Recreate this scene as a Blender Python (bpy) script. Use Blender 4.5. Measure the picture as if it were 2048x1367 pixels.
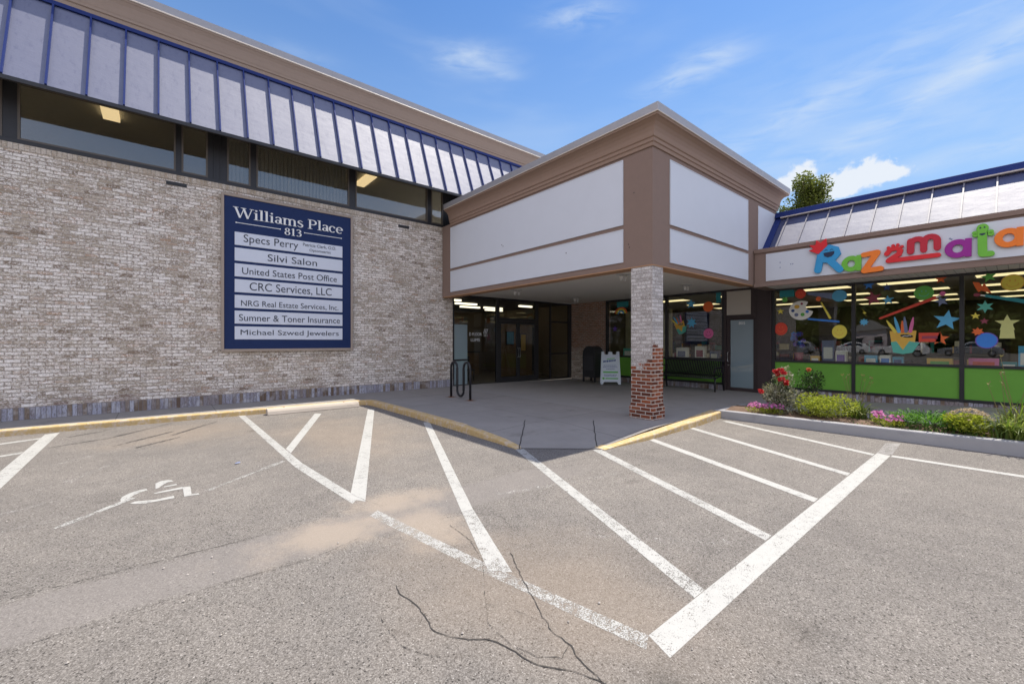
import bpy, bmesh, math, random
from mathutils import Vector, Matrix
random.seed(7)
for o in list(bpy.data.objects): bpy.data.objects.remove(o)
SC = bpy.context.scene
COL = SC.collection
PI = math.pi

# ------------------------------------------------------------------ camera
TH = math.radians(50.22)
cam_data = bpy.data.cameras.new('camera'); cam = bpy.data.objects.new('camera', cam_data); COL.objects.link(cam)
cam.location = (0, 0, 1.53); cam.rotation_euler = (PI/2, 0, TH-PI/2)
cam_data.sensor_width = 36; cam_data.lens = 845.7/2048*36; cam_data.clip_end = 1500; cam_data.clip_start = .05
SC.camera = cam

# ------------------------------------------------------------------ sun, sky
SUN = Vector((2.84, .06, 5.6)).normalized()
sun_data = bpy.data.lights.new('sun', 'SUN'); sun = bpy.data.objects.new('sun', sun_data); COL.objects.link(sun)
sun_data.energy = 3.0; sun_data.angle = math.radians(.53); sun_data.color = (1, .93, .82)
sun.rotation_euler = SUN.to_track_quat('Z', 'Y').to_euler(); sun.location = (20, 0, 40)
SC.view_settings.view_transform = 'Standard'; SC.view_settings.look = 'None'
SC.view_settings.gamma = 1; SC.view_settings.exposure = 1.10
SC.render.engine = 'CYCLES'
SC.cycles.max_bounces = 10; SC.cycles.transparent_max_bounces = 16; SC.cycles.diffuse_bounces = 8

class NT:
    """small helper for building node trees"""
    def __init__(s, nt): s.t = nt; s.n = nt.nodes; s.l = nt.links
    def inp(s, sock, v):
        if v is None: return
        if isinstance(v, bpy.types.NodeSocket): s.l.new(v, sock)
        else:
            if hasattr(sock, 'default_value'):
                dv = sock.default_value
                if hasattr(dv, '__len__') and not hasattr(v, '__len__'): v = [v]*len(dv)
                if hasattr(dv, '__len__') and len(dv) == 4 and len(v) == 3: v = (*v, 1)
                sock.default_value = v
    def m(s, op, a, b=None, c=None, clamp=False):
        n = s.n.new('ShaderNodeMath'); n.operation = op; n.use_clamp = clamp
        s.inp(n.inputs[0], a); s.inp(n.inputs[1], b); s.inp(n.inputs[2], c); return n.outputs[0]
    def v(s, op, a, b=None):
        n = s.n.new('ShaderNodeVectorMath'); n.operation = op
        s.inp(n.inputs[0], a)
        if op == 'SCALE': s.inp(n.inputs['Scale'], b)
        else: s.inp(n.inputs[1], b)
        return n.outputs['Value'] if op in ('DOT_PRODUCT', 'LENGTH') else n.outputs[0]
    def mix(s, f, a, b, blend='MIX'):
        n = s.n.new('ShaderNodeMix'); n.data_type = 'RGBA'; n.blend_type = blend
        s.inp(n.inputs[0], f); s.inp(n.inputs[6], a); s.inp(n.inputs[7], b); return n.outputs[2]
    def xyz(s, v):
        n = s.n.new('ShaderNodeSeparateXYZ'); s.inp(n.inputs[0], v); return n.outputs
    def comb(s, x, y, z):
        n = s.n.new('ShaderNodeCombineXYZ'); s.inp(n.inputs[0], x); s.inp(n.inputs[1], y); s.inp(n.inputs[2], z); return n.outputs[0]
    def noise(s, vec, scale, detail=4, rough=.55, dist=0):
        n = s.n.new('ShaderNodeTexNoise'); s.inp(n.inputs['Vector'], vec); n.inputs['Scale'].default_value = scale
        n.inputs['Detail'].default_value = detail; n.inputs['Roughness'].default_value = rough; n.inputs['Distortion'].default_value = dist
        return n.outputs[0]
    def white(s, vec):
        n = s.n.new('ShaderNodeTexWhiteNoise'); n.noise_dimensions = '3D'; s.inp(n.inputs['Vector'], vec); return n.outputs[0]
    def vor(s, vec, scale, out='Distance', feat='F1', rnd=1):
        n = s.n.new('ShaderNodeTexVoronoi'); n.feature = feat; s.inp(n.inputs['Vector'], vec); n.inputs['Scale'].default_value = scale
        n.inputs['Randomness'].default_value = rnd; return n.outputs[out]
    def ss(s, x, a, b):
        n = s.n.new('ShaderNodeMapRange'); n.interpolation_type = 'SMOOTHSTEP'; s.inp(n.inputs[0], x)
        n.inputs[1].default_value = a; n.inputs[2].default_value = b; return n.outputs[0]
    def ramp(s, x, stops):
        n = s.n.new('ShaderNodeValToRGB'); s.inp(n.inputs[0], x); e = n.color_ramp.elements
        while len(e) < len(stops): e.new(.5)
        for i, (p, c) in enumerate(stops): e[i].position = p; e[i].color = (*c, 1)
        return n.outputs[0]
    def pos(s): return s.n.new('ShaderNodeNewGeometry').outputs['Position']
    def geo(s, o): return s.n.new('ShaderNodeNewGeometry').outputs[o]
    def bump(s, h, strength=.3, dist=.01):
        n = s.n.new('ShaderNodeBump'); n.inputs['Strength'].default_value = strength; n.inputs['Distance'].default_value = dist
        s.inp(n.inputs['Height'], h); return n.outputs[0]

# sky with cirrus wisps and two small cumulus
W = bpy.data.worlds.new('World'); SC.world = W; W.use_nodes = True
w = NT(W.node_tree); w.n.clear()
wo = w.n.new('ShaderNodeOutputWorld'); bg = w.n.new('ShaderNodeBackground'); w.l.new(bg.outputs[0], wo.inputs[0])
sky = w.n.new('ShaderNodeTexSky'); sky.sky_type = 'NISHITA'; sky.sun_disc = False
sky.sun_elevation = math.asin(SUN.z); sky.sun_rotation = math.atan2(SUN.x, SUN.y)
sky.air_density = 1.15; sky.dust_density = .35; sky.ozone_density = 2.2
bg.inputs[1].default_value = .15
tc = w.n.new('ShaderNodeTexCoord').outputs['Generated']
dx, dy, dz = w.xyz(tc)
az = w.m('ARCTAN2', dy, dx); el = w.m('ARCTAN2', dz, w.m('SQRT', w.m('ADD', w.m('MULTIPLY', dx, dx), w.m('MULTIPLY', dy, dy))))
ae = w.comb(az, el, 0)
n_fine = w.noise(w.v('MULTIPLY', ae, (3.0, 12, 1)), 3.2, 5, .55, .5)
n_big = w.noise(w.v('MULTIPLY', ae, (1.0, 4.5, 1)), 1.6, 4, .5, .3)
cum_n = w.noise(ae, 38, 6, .6, .2)
def blob(a0, e0, ra, re, rot, amp):
    x = w.m('SUBTRACT', az, a0); y = w.m('SUBTRACT', el, e0); c, s_ = math.cos(rot), math.sin(rot)
    u = w.m('DIVIDE', w.m('ADD', w.m('MULTIPLY', x, c), w.m('MULTIPLY', y, s_)), ra)
    v = w.m('DIVIDE', w.m('SUBTRACT', w.m('MULTIPLY', y, c), w.m('MULTIPLY', x, s_)), re)
    d = w.m('ADD', w.m('MULTIPLY', u, u), w.m('MULTIPLY', v, v))
    return w.m('MULTIPLY', w.m('POWER', 2.718, w.m('MULTIPLY', d, -1)), amp)
def dirpx(px, py):
    a = (px-1024)/845.7; return TH-math.atan(a), math.atan((683-py)/845.7/math.sqrt(1+a*a))
tot = None
for px, py, ra, re, rot, amp in ((1165, 32, .085, .02, .0, .8), (940, 116, .085, .022, .0, .8), (1425, 116, .07, .022, .0, .7), (1350, 165, .07, .018, -.1, .65),
        (1620, 215, .26, .024, -.30, .42), (1900, 160, .20, .018, -.36, .55), (2040, 75, .16, .06, -.25, .32), (2000, 292, .22, .016, -.06, .5),
        (590, 105, .08, .014, 0, .2), (1000, 152, .05, .010, 0, .3), (1560, 235, .35, .09, -.2, .20), (1700, 300, .3, .03, 0, .28)):
    a0, e0 = dirpx(px, py); b = blob(a0, e0, ra, re, rot, amp); tot = b if tot is None else w.m('ADD', tot, b)
cir = w.m('MULTIPLY', tot, w.m('MULTIPLY', w.ss(n_fine, .22, .70), .85), clamp=True)
veil = w.m('MULTIPLY', w.ss(n_big, .48, .8), .22)
hz = w.m('MULTIPLY', w.m('SUBTRACT', 1, w.ss(el, .0, .78)), .85)
cum = None
for px, py, ra, re in ((1602, 345, .022, .022), (1572, 366, .028, .016), (1735, 342, .040, .020), (1695, 364, .045, .018), (1782, 346, .026, .011), (1665, 385, .03, .012)):
    a0, e0 = dirpx(px, py); b = blob(a0, e0, ra, re, 0, 1); cum = b if cum is None else w.m('ADD', cum, b)
cumf = w.m('MULTIPLY', w.ss(w.m('ADD', cum, w.m('MULTIPLY', w.m('SUBTRACT', cum_n, .5), 2.2)), .28, .80), w.ss(cum, .08, .35))
lp = sky.outputs[0]
skyc = w.mix(1, lp, (.25, .37, .50), 'MULTIPLY')
c1 = w.mix(hz, skyc, (1.35, 1.95, 2.72)); c2 = w.mix(w.m('ADD', cir, veil, clamp=True), c1, (2.1, 2.45, 2.9)); c3 = w.mix(w.m('MULTIPLY', cumf, .92), c2, (2.65, 2.8, 3.0))
# unseen cloud deck added behind the photographer as neutral fill light
fd = w.m('ADD', w.m('MULTIPLY', dx, math.cos(TH)), w.m('MULTIPLY', dy, math.sin(TH)))
back = w.m('MULTIPLY', w.m('SUBTRACT', 1, w.ss(fd, -.05, .50)), w.m('ADD', .72, w.m('MULTIPLY', w.ss(w.noise(tc, 3.0, 5, .55), .42, .62), .28)))
back = w.m('MULTIPLY', back, w.m('SUBTRACT', 1, blob(math.radians(-78), math.radians(23), .8, .26, 0, 1.0)), clamp=True)
back = w.m('MULTIPLY', back, w.m('SUBTRACT', 1, w.m('MULTIPLY', w.ss(el, .80, 1.15), .85)))
c3 = w.mix(back, c3, (5.0, 4.95, 5.6))
w.l.new(c3, bg.inputs[0])

# ------------------------------------------------------------------ materials
MATS = {}
def newmat(name):
    m = bpy.data.materials.new(name); m.use_nodes = True; t = NT(m.node_tree)
    p = t.n['Principled BSDF']; MATS[name] = m; return m, t, p
def simple(name, col, rough=.6, metal=0, spec=.5, var=.12, vscale=8, bump=0, bscale=60, coat=0):
    m, t, p = newmat(name); P = t.pos()
    n = t.noise(P, vscale, 5, .6)
    c = t.mix(n, [x*(1-var) for x in col], [min(1, x*(1+var)) for x in col])
    t.inp(p.inputs['Base Color'], c); p.inputs['Roughness'].default_value = rough; p.inputs['Metallic'].default_value = metal
    p.inputs['Specular IOR Level'].default_value = spec; p.inputs['Coat Weight'].default_value = coat
    if bump: t.inp(p.inputs['Normal'], t.bump(t.noise(P, bscale, 4), bump, .004))
    return m
def emis(name, col, strength):
    m, t, p = newmat(name); t.inp(p.inputs['Base Color'], col); t.inp(p.inputs['Emission Color'], col); p.inputs['Emission Strength'].default_value = strength; return m

def brickmat(name, mode):
    """mode: wall whitewashed brick / column / pier / soldier (upright bricks)"""
    m, t, p = newmat(name); P = t.pos(); x, y, z = t.xyz(P)
    nx, ny, nz = t.xyz(t.geo('Normal'))
    sel = t.m('GREATER_THAN', t.m('ABSOLUTE', ny), .5)
    u = t.m('ADD', t.m('MULTIPLY', sel, x), t.m('MULTIPLY', t.m('SUBTRACT', 1, sel), y))
    wob = t.m('MULTIPLY', t.m('SUBTRACT', t.noise(P, 30, 3), .5), .008)
    if mode in ('soldier', 'rowlock'): bw, bh = .0677, .5; z0 = 0
    else: bw, bh = .203, .0677; z0 = 0
    vz = t.m('DIVIDE', t.m('ADD', z, wob), bh); row = t.m('FLOOR', vz); fz = t.m('SUBTRACT', vz, row)
    off = t.m('MULTIPLY', t.m('MODULO', t.m('ADD', row, 1000), 2), .5)
    if mode == 'wall': off = t.m('ADD', off, t.m('MULTIPLY', t.white(t.comb(row, 3, 0)), .12))
    uu = t.m('ADD', t.m('DIVIDE', t.m('ADD', u, wob), bw), off); col = t.m('FLOOR', uu); fu = t.m('SUBTRACT', uu, col)
    idv = t.comb(col, row, 0)
    r1 = t.white(idv); r2 = t.white(t.v('ADD', idv, (17, 5, 3))); r3 = t.white(t.v('ADD', idv, (3, 41, 9)))
    mo = .075 if bw > .1 else .12; mz = .16 if bw > .1 else .01
    du = t.m('MINIMUM', fu, t.m('SUBTRACT', 1, fu)); dzv = t.m('MINIMUM', fz, t.m('SUBTRACT', 1, fz))
    rag = t.m('MULTIPLY', t.m('SUBTRACT', t.noise(P, 90, 3), .5), .10)
    mu = t.ss(t.m('ADD', du, t.m('MULTIPLY', rag, .35)), mo*.35, mo*.75); mzz = t.ss(t.m('ADD', dzv, rag), mz*.45, mz*.95)
    brick = t.m('MULTIPLY', mu, mzz)
    fine = t.noise(t.v('MULTIPLY', P, (1, 1, 2.2)), 45, 5, .65); med = t.noise(t.v('MULTIPLY', P, (1, 1, 1.6)), 9, 4, .6); big = t.noise(P, 1.3, 3, .5)
    red = t.ramp(r2, [(0, (.10, .035, .022)), (.45, (.20, .062, .035)), (.8, (.30, .09, .04)), (1, (.22, .10, .06))])
    if mode in ('wall', 'pier', 'rowlock'):
        base = t.ramp(r1, [(0, (.22, .16, .11)), (.15, (.34, .27, .20)), (.55, (.44, .365, .28)), (.85, (.50, .42, .34)), (1, (.40, .27, .18))])
        fa = t.noise(t.v('MULTIPLY', P, (1, 1, 2.0)), 26, 6, .75, .2); fb_ = t.noise(t.v('MULTIPLY', P, (1, 1, 1.5)), 60, 4, .7)
        wash = t.ss(t.m('ADD', t.m('ADD', t.m('MULTIPLY', fa, .9), t.m('MULTIPLY', fb_, .55)), t.m('ADD', t.m('MULTIPLY', r3, .12), t.m('MULTIPLY', big, .28))), .865, 1.01)
        c = t.mix(t.m('MULTIPLY', wash, .92), base, (.92, .86, .80))
        dark = t.ss(t.m('ADD', t.noise(t.v('MULTIPLY', P, (1, 1, 2)), 30, 5, .75), t.m('MULTIPLY', r2, .12)), .64, .76)
        c = t.mix(t.m('MULTIPLY', dark, .75), c, (.13, .10, .08))
        mort = t.mix(t.ss(fa, .35, .65), (.24, .195, .15), (.60, .53, .46))
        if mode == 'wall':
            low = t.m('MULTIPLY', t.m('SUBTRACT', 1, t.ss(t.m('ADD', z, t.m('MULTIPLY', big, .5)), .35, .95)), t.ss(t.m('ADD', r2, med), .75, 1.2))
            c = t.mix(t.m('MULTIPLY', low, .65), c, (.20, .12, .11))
        if mode == 'pier':
            hi = t.ss(t.m('ADD', z, t.m('MULTIPLY', med, .9)), 1.3, 1.9); c = t.mix(t.m('MULTIPLY', hi, .8), c, t.mix(.35, red, (.40, .22, .13)))
        if mode == 'rowlock': c = t.mix(.5, c, (.46, .37, .27))
    elif mode == 'soldier':
        c = t.ramp(r1, [(0, (.15, .10, .07)), (.25, (.26, .20, .15)), (.5, (.30, .28, .31)), (.75, (.38, .38, .45)), (1, (.50, .50, .56))])
        vs_ = t.noise(t.v('MULTIPLY', P, (1, 1, .25)), 70, 4, .7); c = t.mix(t.m('MULTIPLY', t.ss(vs_, .45, .62), .65), c, (.15, .11, .09)); c = t.mix(t.m('MULTIPLY', t.ss(t.noise(P, 5, 4), .5, .65), .5), c, (.52, .50, .50)); mort = (.24, .22, .22, 1)
    else:  # column: washed above a stepped line, bare red brick below
        hw = t.m('ADD', t.m('MULTIPLY', t.m('SUBTRACT', 1, sel), t.m('ADD', 1.02, t.m('MULTIPLY', t.m('SUBTRACT', 4.68, y), .35))), t.m('MULTIPLY', sel, 1.46))
        zc = t.m('MULTIPLY', t.m('ADD', row, .5), bh)
        washed = t.ss(t.m('SUBTRACT', t.m('ADD', t.m('ADD', t.m('MULTIPLY', zc, .75), t.m('MULTIPLY', z, .25)), t.m('ADD', t.m('MULTIPLY', t.m('SUBTRACT', r3, .5), .12), t.m('MULTIPLY', t.m('SUBTRACT', t.noise(P, 16, 4, .7), .5), .16))), hw), -.008, .012)
        wcol = t.mix(t.ss(t.m('ADD', t.m('ADD', t.noise(P, 42, 5, .75), t.m('MULTIPLY', fine, .4)), t.m('MULTIPLY', r1, .15)), .58, .92), (.26, .225, .20), (.68, .64, .61))
        c = t.mix(washed, t.mix(t.m('MULTIPLY', t.ss(fine, .5, .75), .35), red, (.13, .05, .04)), wcol)
        mort = t.mix(washed, (.52, .46, .40), (.42, .375, .34))
    c = t.mix(brick, mort, c)
    t.inp(p.inputs['Base Color'], c); p.inputs['Roughness'].default_value = .92; p.inputs['Specular IOR Level'].default_value = .2
    h = t.m('ADD', t.m('MULTIPLY', brick, .8), t.m('MULTIPLY', t.noise(P, 60, 5, .7), .7)); h = t.m('ADD', h, t.m('MULTIPLY', r3, .35))
    t.inp(p.inputs['Normal'], t.bump(h, .9, .009))
    return m
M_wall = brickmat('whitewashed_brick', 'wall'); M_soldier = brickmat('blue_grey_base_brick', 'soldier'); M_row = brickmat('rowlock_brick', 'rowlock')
M_pier = brickmat('pier_brick', 'pier'); M_col = brickmat('column_brick', 'column')

def asphalt():
    m, t, p = newmat('asphalt'); P = t.pos(); x, y, z = t.xyz(P)
    f1 = t.noise(P, 150, 4, .8); f2 = t.noise(P, 210, 2, .6); cel = t.xyz(t.vor(P, 140, 'Color'))[1]; f3 = t.noise(P, 46, 4, .75); big = t.noise(P, .55, 4, .55); med = t.noise(P, 4, 5, .6)
    chip = t.vor(P, 75, 'Color'); cr = t.xyz(chip)[0]; cd = t.vor(P, 75)
    c = t.ramp(t.m('ADD', t.m('ADD', t.m('MULTIPLY', f1, .66), t.m('MULTIPLY', f3, .14)), t.m('MULTIPLY', cel, .20)), [(.32, (.070, .062, .055)), (.43, (.150, .137, .123)), (.55, (.225, .207, .188)), (.67, (.37, .345, .315))])
    ch = t.m('MULTIPLY', t.m('GREATER_THAN', cr, .95), t.m('LESS_THAN', cd, .30)); c = t.mix(t.m('MULTIPLY', ch, .6), c, (.55, .52, .49))
    pit = t.m('MULTIPLY', t.m('LESS_THAN', cr, .10), t.m('LESS_THAN', cd, .42)); c = t.mix(t.m('MULTIPLY', pit, .75), c, (.03, .027, .025))
    c = t.mix(1, c, t.ramp(t.m('ADD', t.m('MULTIPLY', big, .6), t.m('MULTIPLY', med, .4)), [(.34, (.80, .80, .81)), (.64, (1.1, 1.09, 1.08))]), 'MULTIPLY')
    oil = t.xyz(t.vor(P, 1.1, 'Color'))[2]; od = t.m('ADD', t.vor(P, 1.1), t.m('MULTIPLY', t.m('SUBTRACT', t.noise(P, 9, 4), .5), .25))
    drip = t.m('MULTIPLY', t.m('GREATER_THAN', oil, .80), t.m('SUBTRACT', 1, t.ss(od, .03, .17))); c = t.mix(t.m('MULTIPLY', drip, .35), c, (.05, .045, .04))
    wl = t.noise(t.v('MULTIPLY', P, (1.6, .25, 1)), 1.3, 4, .6); c = t.mix(t.m('MULTIPLY', t.ss(wl, .55, .72), .18), c, (.10, .09, .085))
    # smooth paved trench strip running across the lot (a real repair, no open aggregate)
    wv = t.m('MULTIPLY', t.m('SUBTRACT', t.noise(P, 2.5, 3), .5), .12)
    yy = t.m('ADD', y, wv); strip = t.m('MULTIPLY', t.ss(yy, 3.22, 3.30), t.m('SUBTRACT', 1, t.ss(yy, 3.76, 3.84))); strip = t.m('MULTIPLY', strip, t.m('SUBTRACT', 1, t.ss(x, 3.2, 4.6)))
    c = t.mix(t.m('MULTIPLY', strip, .5), c, (.205, .187, .175))
    def ell(cx, cy, rx, ry, rot):
        a = t.m('SUBTRACT', x, cx); b = t.m('SUBTRACT', y, cy); C, S = math.cos(rot), math.sin(rot)
        u = t.m('DIVIDE', t.m('ADD', t.m('MULTIPLY', a, C), t.m('MULTIPLY', b, S)), rx); v = t.m('DIVIDE', t.m('SUBTRACT', t.m('MULTIPLY', b, C), t.m('MULTIPLY', a, S)), ry)
        return t.m('SUBTRACT', 1, t.m('SQRT', t.m('ADD', t.m('MULTIPLY', u, u), t.m('MULTIPLY', v, v))))
    e = t.m('MAXIMUM', ell(1.0, 3.52, .75, .40, .12), t.m('MAXIMUM', ell(1.75, 3.85, .75, .36, -.15), ell(1.75, 3.1, .45, .55, .3)))
    sand = t.ss(t.m('ADD', t.m('ADD', e, t.m('MULTIPLY', t.m('SUBTRACT', t.noise(P, 2.2, 7, .68), .5), 1.7)), t.m('MULTIPLY', t.m('SUBTRACT', f1, .5), .5)), .02, .75)
    sandc = t.mix(t.noise(P, 120, 3, .7), (.27, .225, .18), (.41, .34, .27))
    c = t.mix(t.m('MULTIPLY', sand, .68), c, sandc)
    e2 = t.m('MAXIMUM', ell(1.9, 1.9, 1.1, 1.6, .4), t.m('MAXIMUM', ell(2.3, 7.2, 1.6, 2.9, 0), ell(.4, 9.0, 1.6, 1.6, 0)))
    dust = t.ss(t.m('ADD', e2, t.m('MULTIPLY', t.m('SUBTRACT', t.noise(P, 1.1, 5, .6), .5), 1.2)), .0, 1.0)
    c = t.mix(t.m('MULTIPLY', dust, .45), c, t.mix(f1, (.19, .15, .112), (.36, .285, .215)))
    t.inp(p.inputs['Base Color'], c); p.inputs['Roughness'].default_value = .93; p.inputs['Specular IOR Level'].default_value = .25
    h = t.m('ADD', t.m('MULTIPLY', f1, t.m('SUBTRACT', 1, t.m('MULTIPLY', t.m('MAXIMUM', sand, strip), .6))), t.m('MULTIPLY', f2, .4))
    t.inp(p.inputs['Normal'], t.bump(h, .8, .006)); return m
M_asph = asphalt()
def paint(name, cover, col=(.45, .445, .42), sc=1.0):
    m, t, p = newmat(name); P = t.pos()
    n = t.m('ADD', t.m('MULTIPLY', t.noise(P, 110*sc, 3, .75), .55), t.m('ADD', t.m('MULTIPLY', t.noise(P, 14, 4, .7), .30), t.m('MULTIPLY', t.noise(P, 1.7, 3), .15)))
    mask = t.ss(n, cover-.03, cover+.03)
    c = t.mix(t.noise(P, 6, 5, .7), [v*.80 for v in col], col)
    t.inp(p.inputs['Base Color'], c); p.inputs['Roughness'].default_value = .75
    tr = t.n.new('ShaderNodeBsdfTransparent'); mx = t.n.new('ShaderNodeMixShader'); t.l.new(mask, mx.inputs[0])
    t.l.new(tr.outputs[0], mx.inputs[1]); t.l.new(p.outputs[0], mx.inputs[2]); t.l.new(mx.outputs[0], t.n['Material Output'].inputs[0])
    t.inp(p.inputs['Normal'], t.bump(t.noise(P, 95, 4, .75), .5, .004)); return m
M_p0 = paint('fresh_white_paint', .425); M_p1 = paint('worn_white_paint', .455); M_p2 = paint('faded_white_paint', .500); M_p3 = paint('ghost_paint', .575, (.55, .53, .5))
M_scuff = paint('tyre_scuff', .50, (.07, .065, .062)); M_crack = paint('crack_dark', .40, (.04, .035, .03)); M_crackf = paint('crack_faint', .50, (.05, .043, .037))
M_seam = paint('paving_seam', .50, (.04, .036, .033)); M_patch = paint('smooth_patch', .46, (.30, .285, .27))

def concrete(name, a, b, joint=False, yellow=None):
    m, t, p = newmat(name); P = t.pos(); x, y, z = t.xyz(P)
    n = t.noise(P, 2.2, 6, .65); f = t.noise(P, 130, 3, .7); md = t.noise(P, 14, 5, .7)
    c = t.mix(t.m('ADD', t.m('MULTIPLY', n, .6), t.m('MULTIPLY', f, .4)), a, b)
    st = t.ss(t.noise(P, 1.1, 5, .7, .6), .56, .72); c = t.mix(t.m('MULTIPLY', st, .35), c, [v*.55 for v in a])
    if joint:
        for (ax, k0, sp) in ((x, 6.97, 1.52), (y, 8.5, 1.52)):
            g = t.m('DIVIDE', t.m('SUBTRACT', ax, k0), sp); d = t.m('MULTIPLY', t.m('ABSOLUTE', t.m('SUBTRACT', g, t.m('ROUND', g))), sp)
            jm = t.m('SUBTRACT', 1, t.ss(t.m('ADD', d, t.m('MULTIPLY', t.m('SUBTRACT', md, .5), .006)), .003, .010))
            c = t.mix(t.m('MULTIPLY', jm, .6), c, (.07, .065, .06))
        slab = t.m('GREATER_THAN', x, 6.97); c = t.mix(t.m('MULTIPLY', slab, .30), c, (.34, .34, .335))
        cx = t.m('SUBTRACT', x, 5.75)
        for cy in (9.35, 8.48):
            cyv = t.m('SUBTRACT', y, cy); d = t.m('SQRT', t.m('ADD', t.m('MULTIPLY', cx, cx), t.m('MULTIPLY', cyv, cyv)))
            rm = t.m('SUBTRACT', 1, t.ss(t.m('ADD', d, t.m('MULTIPLY', md, .14)), .12, .26)); c = t.mix(t.m('MULTIPLY', rm, .65), c, (.16, .07, .03))
    if yellow:
        wear = t.ss(t.m('ADD', t.m('MULTIPLY', t.noise(P, 7, 5, .75), .7), t.m('MULTIPLY', md, .3)), yellow[1], yellow[1]+.14)
        c = t.mix(t.m('SUBTRACT', 1, wear), c, t.mix(md, [v*.75 for v in yellow[0]], yellow[0]))
        dk = t.ss(t.noise(P, 26, 5, .75), .58, .70); c = t.mix(t.m('MULTIPLY', dk, .5), c, (.20, .13, .06))
    t.inp(p.inputs['Base Color'], c); p.inputs['Roughness'].default_value = .88; p.inputs['Specular IOR Level'].default_value = .25
    t.inp(p.inputs['Normal'], t.bump(t.m('ADD', f, t.m('MULTIPLY', md, .8)), .5, .004)); return m
M_pave = concrete('pavement_concrete', (.20, .185, .17), (.37, .345, .32), joint=True)
M_kerby = concrete('yellow_worn_kerb', (.46, .36, .24), (.68, .56, .42), yellow=((.62, .44, .20), .46))
M_granite = concrete('granite_kerb', (.26, .26, .27), (.44, .43, .43)); M_stop = concrete('wheel_stop_concrete', (.42, .36, .29), (.60, .53, .45))
M_soil = simple('mulch_soil', (.15, .095, .065), .95, var=.5, vscale=40, bump=1, bscale=50)

M_stucco = simple('brown_stucco', (.245, .172, .138), .85, spec=.25, var=.06, bump=.25, bscale=220)
M_stucco2 = simple('taupe_cornice', (.30, .225, .175), .8, spec=.3, var=.07, bump=.2, bscale=180)
M_cap = simple('grey_metal_cap', (.34, .33, .335), .45, metal=.3, var=.12, vscale=3)
M_drip = simple('pale_drip_edge', (.62, .55, .47), .5)
M_white = simple('white_sign_board', (.62, .64, .68), .55, var=.035, vscale=2.2)
def metalroof(name, spec=1.0, r0=.50, base=(.012, .023, .10)):
    m, t, p = newmat(name); P = t.pos(); n = t.noise(t.v('MULTIPLY', P, (1, 1, 2.5)), 3.2, 6, .65); f = t.noise(P, 38, 4, .6)
    c = t.mix(t.m('MULTIPLY', t.ss(f, .4, .8), .25), base, (.03, .04, .13))
    t.inp(p.inputs['Base Color'], c); p.inputs['Specular IOR Level'].default_value = spec
    t.inp(p.inputs['Roughness'], t.m('ADD', r0, t.m('MULTIPLY', n, .10))); p.inputs['IOR'].default_value = 2.0
    dirt = t.ss(t.noise(t.v('MULTIPLY', P, (6, 6, .8)), 2.2, 5, .7), .50, .72); t.inp(p.inputs['Specular IOR Level'], t.m('SUBTRACT', spec, t.m('MULTIPLY', dirt, spec*.18)))
    t.inp(p.inputs['Normal'], t.bump(t.m('ADD', t.m('ADD', n, t.m('MULTIPLY', f, .1)), t.m('MULTIPLY', t.noise(P, 1.6, 2), 1.2)), .16, .03)); return m
M_blue = metalroof('blue_metal_roof', .9, .58); M_blue2 = metalroof('blue_metal_shop_roof', .62, .55); M_bluetrim = simple('blue_metal_trim', (.020, .036, .15), .6, var=.1, spec=.15)
M_black = simple('black_aluminium', (.022, .021, .023), .45, var=.15); M_dkbrown = simple('dark_brown_panel', (.045, .030, .030), .5, var=.2, vscale=3)
M_green = simple('lime_green_panel', (.145, .37, .045), .45, var=.12, vscale=3.5, spec=.4)
M_cream = simple('cream_board', (.52, .47, .40), .6, var=.04, vscale=3)
M_navy = simple('navy_board', (.013, .028, .095), .6, var=.1, spec=.2); M_signfr = simple('bronze_sign_frame', (.34, .27, .215), .55, var=.08)
M_plate = simple('pale_nameplate', (.62, .65, .72), .5, var=.03); M_ltr = simple('dark_lettering', (.03, .035, .05), .6); M_wltr = simple('white_lettering', (.78, .78, .76), .5, var=.03)
M_soffit = None
def soffitmat():
    m, t, p = newmat('soffit_boards'); P = t.pos(); x, y, z = t.xyz(P)
    g = t.m('DIVIDE', y, .14); d = t.m('ABSOLUTE', t.m('SUBTRACT', g, t.m('ROUND', g))); j = t.m('SUBTRACT', 1, t.ss(d, .02, .06))
    c = t.mix(t.noise(P, 3, 5), (.74, .70, .63), (.82, .775, .70)); c = t.mix(t.m('MULTIPLY', j, .55), c, (.2, .18, .16))
    t.inp(p.inputs['Base Color'], c); p.inputs['Roughness'].default_value = .7; return m
M_soffit = soffitmat()
def glassmat(name, tint, ior=1.65, rough=0.0, haze=0, hcol=(.5, .5, .5)):
    m, t, p = newmat(name); t.n.remove(p)
    fr = t.n.new('ShaderNodeFresnel'); fr.inputs[0].default_value = ior
    tr = t.n.new('ShaderNodeBsdfTransparent'); t.inp(tr.inputs[0], tint)
    gl = t.n.new('ShaderNodeBsdfGlossy'); gl.inputs['Roughness'].default_value = rough
    t.inp(gl.inputs['Normal'], t.bump(t.noise(t.pos(), 1.1, 2), .04, .05))
    src = tr.outputs[0]
    if haze:
        df = t.n.new('ShaderNodeBsdfDiffuse'); t.inp(df.inputs[0], hcol); m2 = t.n.new('ShaderNodeMixShader'); m2.inputs[0].default_value = haze
        t.l.new(src, m2.inputs[1]); t.l.new(df.outputs[0], m2.inputs[2]); src = m2.outputs[0]
    mx = t.n.new('ShaderNodeMixShader'); t.l.new(t.m('MULTIPLY', fr.outputs[0], t.m('SUBTRACT', 1, t.geo('Backfacing'))), mx.inputs[0]); t.l.new(src, mx.inputs[1]); t.l.new(gl.outputs[0], mx.inputs[2])
    t.l.new(mx.outputs[0], t.n['Material Output'].inputs[0]); return m
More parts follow.
